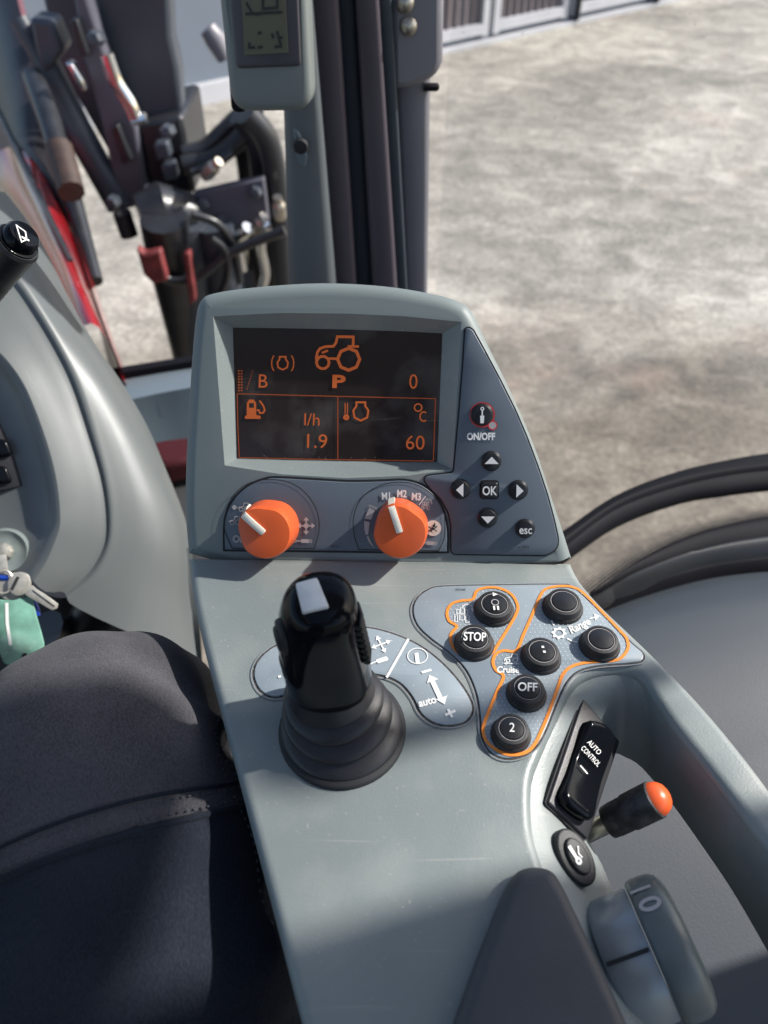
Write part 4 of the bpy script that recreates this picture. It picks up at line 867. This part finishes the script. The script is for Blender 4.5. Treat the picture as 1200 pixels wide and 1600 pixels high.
for t, L_ in ((.68, .0090), (.36, .0095)):
    c = gb + axd * Lg * t - ux * .0150 + uy * -.003
    q = MB(); PB = Plane(c, (-ux + uy * -.25), uy)
    q.plate(PB, [(.0070 * math.cos(a), L_ * math.sin(a)) for a in [2 * math.pi * k / 28 for k in range(28)]], .0030, -.006, .0015, 3)
    q.plate(PB, [(.0048 * math.cos(a), L_ * .72 * math.sin(a)) for a in [2 * math.pi * k / 28 for k in range(28)]], .0044, 0, .0015, 3); q.build('side_button', M['black_matt'], joy, sharp=40)
q = MB()
for i in range(7):
    c = gb + axd * Lg * (.40 + .065 * i) + ux * (.0158 - .0004 * i) + uy * (-.002)
    q.tube([c + uy * -.006, c + uy * .000 + ux * .001, c + uy * .006], .0016, 8)
q.build('finger_ridges', M['black_gloss'], joy, sharp=60)

# rocker switch on the trough slope
a_, b_, c_ = pz(851, 1256, DZ - .008), pz(905, 1094, DZ - .010), pz(962, 1161, DZ - .026)
PR = Plane(a_, (b_ - a_).cross(c_ - a_) if (b_ - a_).cross(c_ - a_).z > 0 else (c_ - a_).cross(b_ - a_), c_ - b_)
quad = U(PR, [(849, 1256), (905, 1093), (962, 1160), (911, 1313)])
q = MB(); q.plate(PR, rounded(quad, .0012, 3), .0030, -.012, .0010, 3); q.plate(PR, inset(ccw(rounded(quad, .0012, 3)), -.0007), .0016, -.012, 0, mi=1)
rk = q.build('rocker_switch', [M['rubber'], M['groove']], con, sharp=40)
kk = lambda x, y: (820 + x / 4.286, 1060 + y / 4.286)
rp = [(400, 298), (470, 320), (530, 380), (548, 440), (530, 560), (490, 700), (440, 850), (410, 930), (375, 958), (320, 930), (240, 860), (212, 800), (225, 740), (270, 640), (310, 520), (350, 400), (380, 310)]
ruv = ccw([tuple(p[:2]) for p in cat([V((*PR.uv(*kk(x, y), .003), 0)) for x, y in rp], 3, True)])
q = MB(); rows = []; ctr = V((sum(p[0] for p in ruv) / len(ruv), sum(p[1] for p in ruv) / len(ruv)))
e0, e1_ = V(PR.uv(*kk(450, 330), .003)), V(PR.uv(*kk(330, 920), .003)); ln = (e1_ - e0).length; dd = (e1_ - e0).normalized()
def rh(p): s = ((V(p) - e0).dot(dd) / ln - .5) * 2; return .0062 + .0034 * abs(s) ** 1.6 * (1 if s > 0 else 1.15)
for f, dh in ((1.0, -9), (1.0, -.0020), (.97, -.0008), (.91, -.0001), (.8, 0), (.55, 0), (.25, 0), (.02, 0)):
    r_ = []
    for p in ruv:
        c2 = ctr + (V(p) - ctr) * f; r_.append(PR.w(c2, .002 if dh == -9 else rh(c2) + dh))
    rows.append(r_)
q.grid(rows, closed=True, cap1=True)
q.add([PR.w(PR.uv(*kk(x, y), .007), .0076) for x, y in ((362, 585), (370, 583), (417, 638), (410, 642))], [(0, 1, 2, 3)], 1)
text(q, PR, 'CONTROL', *kk(438, 522), 34 / 4.286, 47, .0080, 1, .0, .72, hh=.0075); text(q, PR, 'AUTO', *kk(460, 462), 34 / 4.286, 47, .0086, 1, .0, .85, hh=.008)
q.build('rocker', [M['black_gloss'], M['white']], rk, sharp=60)

# small oval button below the rocker
ob = [pz(x, y, DZ - .014) for x, y in ((893, 1340),)][0]
PO = Plane(ob, (PR.n + V((0, 0, 1)) * .5), (1, 0, 0)); p1 = sc(PO, 893, 1340)
ov = lambda a, b: [(PO.uv(893, 1341)[0] + a * p1 * math.cos(t) * math.cos(1.05) - b * p1 * math.sin(t) * math.sin(1.05) * -1, PO.uv(893, 1341)[1] - (a * p1 * math.cos(t) * math.sin(1.05)) + b * p1 * math.sin(t) * math.cos(1.05)) for t in [2 * math.pi * k / 32 for k in range(32)]]
q = MB(); q.plate(PO, ov(37, 25), .004, -.006, .0012, 3); q.plate(PO, ov(24, 15), .0056, .002, .001, 3)
q.stroke(PO, U(PO, [(889, 1322), (903, 1344)], .0060), 5 * p1, .0061, mi=1); q.stroke(PO, U(PO, [(903, 1322), (904, 1334), (910, 1340)], .0060), 2 * p1, .0061, mi=1); q.stroke(PO, circ(PO.uv(904, 1345, .006), 3.4 * p1, 12), 3.5 * p1, .0061, True, 1)
q.build('lift_button', [M['black_matt'], M['white']], con, sharp=40)

# stub lever with orange tip
s0, s1 = pz(912, 1304, DZ - .040), pz(1030, 1246, DZ - .012); sd = (s1 - s0).normalized(); L_ = (s1 - s0).length
q = MB(); q.lathe(s0, sd, [(.0045, -.01), (.0045, L_ * .45)], 16); lv = q.build('stub_lever', M['steel'], con)
q = MB(); q.lathe(s0 + sd * L_ * .33, sd, [(.0050, 0), (.0072, .0004), (.0076, .004), (.0077, L_ * .28), (.0082, L_ * .285), (.0083, L_ * .62), (.0077, L_ * .635)], 28); q.build('grip', M['tape'], lv, sharp=35)
q = MB(); q.lathe(s0 + sd * L_ * .955, sd, [(.0076, 0), (.0074, .0014), (.0064, .0036), (.0047, .0053), (.0026, .0062), (.0004, .0065)], 28); q.build('tip', M['orange_tip'], lv, sharp=80)

# thumb wheel with 1 0 on its rim, satin drum beside it
w0, w1 = pz(973, 1378, DZ - .012), pz(1066, 1592, DZ - .012); wd = (w1 - w0); wl = wd.length; wd.normalize()
wa = ray(973, 1378).cross(ray(1066, 1592)).normalized()
if wa.x < 0: wa = -wa
wu = wa.cross(wd)
if wu.dot(C - w0) < 0: wu = -wu
WR = wl * .535; mid = (w0 + w1) / 2; wc = mid - wu * WR * .36
q = MB(); q.lathe(wc, wa, [(.004, 0), (WR * .93, 0), (WR * .975, .0008), (WR, .0030), (WR * 1.0, .0078), (WR * .985, .0104), (WR * .945, .0126), (WR * .86, .0144), (WR * .70, .0154), (.004, .0158)], 72)
def rimtext(t, ang, off, hgt):
    vs, fs = text_geo(t, .02); out = []
    for vx, vy in vs:
        a = ang + (vx) * hgt / .7 / WR; al = off - (vy - .35) * hgt / .7
        nrm = wu * math.cos(a) - wd * math.sin(a); out.append(wc + wa * al + nrm * (WR + .0004))
    q.add(out, fs, 1)
rimtext('1', R(40), .0050, .0082); rimtext('0', R(23), .0062, .0084)
q.build('thumb_wheel', [mat('wheel_grey_plastic', (.115, .137, .137), .33, bump=.06, bscale=900, var=.05, vscale=40), M['grey_print']], con, sharp=40)
q = MB(); q.lathe(wc + wa * -.019, wa, [(WR * .80, 0), (WR * .90, .003), (WR * .915, .017), (WR * .9, .0185)], 64); dr = q.build('drum', M['satin'], con, sharp=40)
aa = R(-8); nrm = wu * math.cos(aa) - wd * math.sin(aa); q = MB(); c = wc + nrm * (WR * .915); tt = wa.cross(nrm)
q.add([c + wa * -.018 + tt * .0008 + nrm * .0006, c + wa * -.001 + tt * .0008 + nrm * .0006, c + wa * -.001 - tt * .0008 + nrm * .0006, c + wa * -.018 - tt * .0008 + nrm * .0006], [(0, 1, 2, 3)]); q.build('drum_gap', M['groove'], dr)

# arm pad
pad = [(700, 1620), (735, 1520), (772, 1425), (793, 1375), (812, 1353), (838, 1348), (866, 1354), (885, 1385), (935, 1490), (992, 1615), (1080, 1800), (640, 1800)]
puv = rounded(U(PD, pad, .008), .006, 5)
q = MB(); q.plate(PD, puv, .009, -.004, .006, 6); q.build('arm_pad', M['pad'], con, sharp=60)

# ------------------------------------------------------------------ steering column cowl at the left
PQ = Plane(pd(150, 700, .62), (.28, -.62, .73), (1, 0, 0))
ds = thing('steering_column', 'pale grey green steering column cowl with switch panel and ignition lock at left', 'steering column', pd(100, 900, .62) - V((0, 0, .25)))
def PL(pts, h, n=40): return resample(cat([PQ.hit(x, y, h) for x, y in pts], 6), n)
lines = [
 PL([(0, 290), (60, 370), (110, 470), (150, 540), (187, 592), (230, 665), (262, 740), (286, 800), (300, 860), (300, 960), (312, 1060)], -.09),
 PL([(-20, 330), (46, 400), (100, 480), (147, 545), (180, 600), (222, 675), (254, 745), (276, 800), (284, 860), (270, 930), (262, 1010)], -.020),
 PL([(-40, 350), (35, 420), (88, 500), (130, 560), (163, 610), (200, 685), (226, 750), (240, 800), (240, 860), (216, 920), (190, 985)], -.004),
 PL([(-50, 365), (22, 420), (66, 480), (104, 545), (132, 602), (160, 690), (176, 752), (183, 810), (178, 860), (152, 908), (108, 945)], .001),
 PL([(-54, 368), (18, 424), (60, 482), (98, 546), (126, 603), (154, 690), (170, 752), (177, 810), (172, 858), (147, 904), (106, 938)], .0026),
 PL([(-60, 372), (12, 428), (54, 484), (92, 548), (118, 604), (146, 690), (163, 752), (170, 810), (166, 856), (142, 900), (104, 932)], .0025),
 PL([(-64, 376), (9, 432), (50, 488), (88, 550), (114, 606), (142, 690), (160, 752), (167, 810), (163, 853), (138, 896), (102, 928)], -.0012),
 PL([(-70, 380), (5, 436), (46, 490), (83, 553), (110, 608), (138, 692), (156, 753), (163, 810), (159, 850), (134, 892), (98, 922)], .001),
 PL([(-90, 420), (-30, 480), (10, 520), (52, 575), (82, 630), (110, 700), (124, 756), (128, 810), (120, 850), (95, 900), (70, 930)], .006),
 PL([(-110, 460), (-40, 530), (-5, 552), (28, 592), (50, 640), (72, 705), (84, 758), (89, 812), (86, 830), (70, 872), (50, 905)], .014),
 PL([(-112, 463), (-43, 533), (-8, 556), (24, 596), (46, 643), (67, 707), (79, 759), (84, 811), (81, 829), (65, 870), (45, 902)], .008),
 PL([(-125, 480), (-60, 550), (-26, 580), (2, 615), (22, 660), (42, 712), (56, 762), (62, 806), (58, 824), (38, 860), (20, 890)], -.010),
 PL([(-200, 560), (-150, 620), (-120, 650), (-100, 680), (-90, 710), (-80, 750), (-75, 790), (-70, 820), (-70, 840), (-80, 870), (-90, 900)], -.020),
]
q = MB(); q.grid(lines); q.build('cowl', M['dash'], ds, sharp=75, sub=1)
# lower shroud below the cowl
lw = [PL([(-60, 880), (40, 915), (100, 935), (140, 905), (200, 900), (260, 880), (300, 850)], -.055), PL([(-60, 960), (40, 985), (90, 990), (130, 970), (200, 945), (262, 960), (310, 950)], -.085), PL([(-60, 1050), (40, 1060), (100, 1050), (150, 1010), (200, 985), (262, 1020), (318, 1060)], -.14), PL([(-60, 1180), (40, 1180), (100, 1150), (150, 1100), (200, 1060), (262, 1100), (325, 1150)], -.24)]
q = MB(); q.grid(lw); q.build('lower_shroud', M['dash'], ds, sharp=80, sub=1)
q = MB(); q.tube(cat([PQ.hit(x, y, h) for x, y, h in ((70, 985, -.03), (115, 1000, -.05), (160, 940, -.03), (200, 935, -.03), (222, 968, -.05), (232, 1010, -.08))], 6), .018, 12); q.build('pedal_gaiter', M['black'], ds)
q = MB(); q.box((-.50, .42, 1.16), (-.27, .60, 1.70)); q.build('column_base', M['black_matt'], ds, bevel=.03)
# switch panel
q = MB(); q.plate(PQ, U(PQ, [(-60, 640), (-6, 652), (18, 700), (36, 760), (0, 768), (-60, 780)], -.012), -.008, -.02, .001, 2); sp = q.build('switch_panel', M['rubber'], ds)
for y in (700, 742):
    q = MB(); q.plate(PQ, rounded(U(PQ, [(-30, y - 14), (10, y - 14), (20, y + 12), (-20, y + 16)], -.006), .004), -.0035, -.012, .002, 3); q.build('rocker_button', M['black_gloss'], sp)
# ignition lock
ic = PQ.hit(8, 862, -.006); q = MB(); p1 = sc(PQ, 8, 862)
q.lathe(ic, PQ.n, [(42 * p1, -.012), (41 * p1, .001), (36 * p1, .004), (30 * p1, .002), (22 * p1, .001)], 36); ig = q.build('ignition_lock', M['plastic_matt'], ds)
q = MB(); q.lathe(ic, PQ.n, [(15 * p1, .001), (15 * p1, .008), (11 * p1, .010), (3 * p1, .011)], 8); q.build('lock_barrel', M['key'], ig, sharp=25)
# horn lever
h0, h1 = pd(-45, 470, .45), pd(28, 378, .42); hx = (h1 - h0).normalized(); p1 = .42 / F
q = MB(); q.lathe(h0, hx, [(30 * p1, -.10), (31 * p1, 0)] + [((34 if k % 2 else 32.5) * p1, .002 + k * .0022) for k in range(14)] + [(35 * p1, (h1 - h0).length - .004), (36 * p1, (h1 - h0).length - .002), (33 * p1, (h1 - h0).length)], 36)
hl = q.build('horn_lever', M['black'], ds, sharp=35)
PHn = Plane(h1, hx * .75 + V((0, -.35, .55)), (1, 0, 0))
q = MB(); q.lathe(h1 - hx * .002, hx, [(31 * p1, 0), (31 * p1, .003), (27 * p1, .0034), (26.5 * p1, .0075), (23 * p1, .0095), (10 * p1, .0102), (.5 * p1, .0103)], 36)
Ph = Plane(h1 + hx * .0085, hx, V((1, 0, 0))); hc = Ph.uv(28, 366)
u0 = V(Ph.uv(24, 352)); q.stroke(Ph, U(Ph, [(24, 354), (38, 364), (40, 376), (32, 380)]), 2.2 * p1, .0012, True, 1); q.stroke(Ph, U(Ph, [(32, 372), (44, 378)]), 3.5 * p1, .0012, False, 1)
q.build('horn_button', [M['black_gloss'], M['white']], hl, sharp=45)

# ------------------------------------------------------------------ keys hanging from the ignition
kb = thing('key_bunch', 'bunch of keys with a mint green plastic tag hanging from the ignition', 'keys', PQ.hit(25, 1000, .02))
PK = Plane(PQ.hit(40, 930, .030), PQ.n + V((.1, -.1, .25)), (1, 0, 0)); p1 = sc(PK, 40, 930)
q = MB(); q.plate(PK, rounded(U(PK, [(-6, 900), (30, 893), (48, 905), (46, 925), (24, 940), (0, 935)]), .005), .0012, -.0012, .0006, 2); q.plate(PK, U(PK, [(-6, 868), (10, 866), (14, 900), (0, 902)]), .001, -.001, .0004, 2); q.build('ignition_key', M['key'], kb)
k_hd = rounded(U(PK, [(14, 905), (30, 893), (46, 897), (51, 914), (40, 930), (24, 932), (13, 920)]), .003)
q = MB(); q.plate(PK, k_hd, .0050, .0022, .0006, 2, holes=()); q.plate(PK, U(PK, [(44, 917), (52, 915), (60, 922), (70, 928), (80, 935), (92, 944), (90, 951), (82, 954), (72, 948), (62, 942), (50, 936), (40, 929)]), .0046, .0028, .0005, 2); q.stroke(PK, U(PK, [(52, 923), (86, 948)]), 2.2 * p1, .0049, mi=1); q.stroke(PK, U(PK, [(20, 922), (30, 902)]), 5 * p1, .0054, mi=1); q.build('key', [M['key'], M['groove']], kb, sharp=30)
tg = [(-12, 935), (12, 938), (50, 930), (58, 965), (64, 985), (70, 1008), (66, 1022), (54, 1028), (48, 1036), (36, 1035), (18, 1040), (6, 1038), (-2, 1015)]
hole = circ(PK.uv(39, 1024), 4.2 * p1, 14)
q = MB(); q.plate(PK, rounded(U(PK, tg), .003), .0012, -.0014, .0008, 3); q.fill(PK, [hole], .0015, 1); q.stroke(PK, U(PK, [(11, 942), (12, 975), (17, 1008)]), 5 * p1, .0016, mi=2); q.build('tag', [M['tag'], M['groove'], M['white']], kb, sharp=50)
q = MB(); q.tube(cat([PK.hit(x, y, .004) for x, y in ((-8, 898), (10, 892), (20, 905), (12, 925), (-4, 925), (-12, 910))], 6, True) , .0009, 8); q.build('ring', M['key'], kb)
q = MB(); q.tube(cat([PK.hit(x, y, .001) for x, y in ((-15, 900), (5, 903), (14, 902))], 4), .0022, 8); q.tube(cat([PK.hit(x, y, -.002) for x, y in ((50, 932), (57, 950), (60, 962))], 4), .002, 8); q.build('blue_cord', M['blue'], kb)

# ------------------------------------------------------------------ the driver's legs
pe = thing('person', 'seated driver in dark work trousers, knee bent beside the armrest', 'person', (-.2, .15, 1.16))
def sst(t): t = min(1, max(0, t)); return t * t * (3 - 2 * t)
NS = 30
def leg(dx, seams):
    # path of the leg from hip to ankle with radius
    kt = pz(150, 1075, 1.955)
    P = [V((-.09, -.42, 1.86)), V((-.095, -.20, 1.862)), V((-.112, -.02, 1.865)), V((-.112, .09, 1.872)), V((-.128, .17, 1.886)), V((-.150, .232, 1.886)), V((-.155, .266, 1.853)), V((-.178, .285, 1.77)), V((-.18, .27, 1.66)), V((-.18, .245, 1.50)), V((-.18, .235, 1.32)), V((-.18, .235, 1.24))]
    rr = [.106, .103, .098, .089, .078, .065, .062, .072, .070, .066, .055, .052]
    P = [p + V((dx, -.046 * min(1, max(0, (p.y + .1) / .3)), .008 + .054 * sst((p.y - .10) / .13))) for p in P]
    path = cat(P, NS); rad = [V((r, 0, 0)) for r in rr]; rad = [v.x for v in cat(rad, NS)]
    n = len(path); rows = []; seg = 96; side = V((1, 0, 0)); info = []
    for i in range(n):
        t = (path[min(n - 1, i + 1)] - path[max(0, i - 1)]).normalized(); s = (side - t * side.dot(t)).normalized(); up = s.cross(t)
        row = []
        for k in range(seg):
            a = 2 * math.pi * k / seg; d = s * math.cos(a) + up * math.sin(a); r = rad[i]
            r *= (1 + .03 * math.cos(2 * a)) / (abs(math.cos(a)) ** 2.12 + abs(math.sin(a)) ** 2.12) ** (1 / 2.12)
            u = i / NS     # station along the leg: knee about 5-6
            topw = max(0, math.sin(a)) ** .5
            w = 0
            for (u0, wd_, am, sk) in ((3.52, .14, .0040, .25), (3.22, .10, -.0036, .32), (2.95, .12, .0030, .45), (2.5, .16, -.0016, -.4), (1.95, .13, .0022, .6), (6.9, .2, -.004, .2)):
                uu = u - u0 - sk * (math.cos(a) ** 2) * .9 - .12 * math.sin(a * 3 + u0 * 5)
                w += am * math.exp(-(uu / wd_) ** 2)
            # fold bundle on the right flank
            fl = math.exp(-((a - .15) / .5) ** 2) if a < math.pi else math.exp(-((a - 2 * math.pi - .15) / .5) ** 2)
            w += fl * .0018 * math.sin(u * 9 + 3 * a) * (1 if u < 5 else .3)
            w += .0009 * math.sin(u * 5.1 + a * 4) + .0006 * math.sin(u * 11.7 - a * 7)
            row.append(path[i] + d * (r + w * 1.25))
        rows.append(row); info.append(1)
    return rows, seg
def surf(rows, seg, u, a):
    i = min(len(rows) - 2, max(0, int(u * NS))); f = u * NS - i; k = a / (2 * math.pi) * seg; j = int(math.floor(k)); g2 = k - j
    P00, P01, P10, P11 = rows[i][j % seg], rows[i][(j + 1) % seg], rows[i + 1][j % seg], rows[i + 1][(j + 1) % seg]
    return P00.lerp(P01, g2).lerp(P10.lerp(P11, g2), f)
def seamu(a): return 4.40 - .10 * math.cos(a) ** 2 * (1 if True else 0)
for dx, nm in ((0, 'right'), (-.30, 'left')):
    rows, seg = leg(dx, True); q = MB(); n = len(rows)
    q.grid(rows, 0, closed=True, cap0=True, cap1=True)
    # knee patch cloth in front of the seam
    idx = 0
    for i in range(n - 1):
        for j in range(seg):
            a = 2 * math.pi * (j + .5) / seg
            if seamu(a) + .01 < (i + .5) / NS < 7.6: q.m[idx] = 1
            idx += 1
    # seams: a raised welt at the patch edge, double stitching
    def line(f, a0, a1, r, mi, n_=140, lift=.0006):
        pts = []
        for k in range(n_ + 1):
            a = a0 + (a1 - a0) * k / n_; u = f(a); p = surf(rows, seg, u, a); i = min(n - 1, int(u * NS)); c = sum(rows[i], V()) / seg
            pts.append(p + (p - c).normalized() * lift)
        return pts
    for off, r, lf in ((.0, .0017, .0002), (.13, .0010, .0002)):
        q.tube(line(lambda a: seamu(a) + off, R(-20), R(200), r, 0, lift=lf), r, 6, 0)
    for off in (.035, .10):
        pts = resample(line(lambda a: seamu(a) + off, R(-20), R(200), 0, 2, 120, .0011), 150)
        for k in range(0, 148, 2): q.tube([pts[k], pts[k].lerp(pts[k + 1], .7)], .0005, 5, 2)
    for a_s in (R(24), R(31)):      # outseam double stitch, thigh then knee
        for u0, u1, n_ in ((.6, 3.2, 170), (3.8, 5.0, 60)):
            pts = []
            for k in range(n_ + 1):
                u = u0 + (u1 - u0) * k / n_; p = surf(rows, seg, u, a_s + .14 * (3 - u)); c = sum(rows[min(n - 1, int(u * NS))], V()) / seg; pts.append(p + (p - c).normalized() * .0006)
            for k in range(0, n_, 2): q.tube([pts[k], pts[k].lerp(pts[k + 1], .75)], .00055, 5, 2)
    o = q.build('trouser_leg', [M['cloth'], M['knee'], M['stitch']], pe, sharp=80)
    q = MB(); f0 = V((-.18 + dx, .235, 1.165))
    rows = [];
    for yy, hw, hh in ((-.085, .026, .05), (-.05, .036, .085), (0, .042, .095), (.06, .045, .075), (.12, .048, .06), (.17, .042, .048), (.195, .022, .035)):
        rows.append([f0 + V((hw * math.cos(a), yy, max(0, hh * .5 + hh * .5 * math.sin(a)))) for a in [2 * math.pi * k / 20 for k in range(20)]])
    q.grid(rows, closed=True, cap0=True, cap1=True); q.build('shoe', M['shoe'], pe, sharp=60)
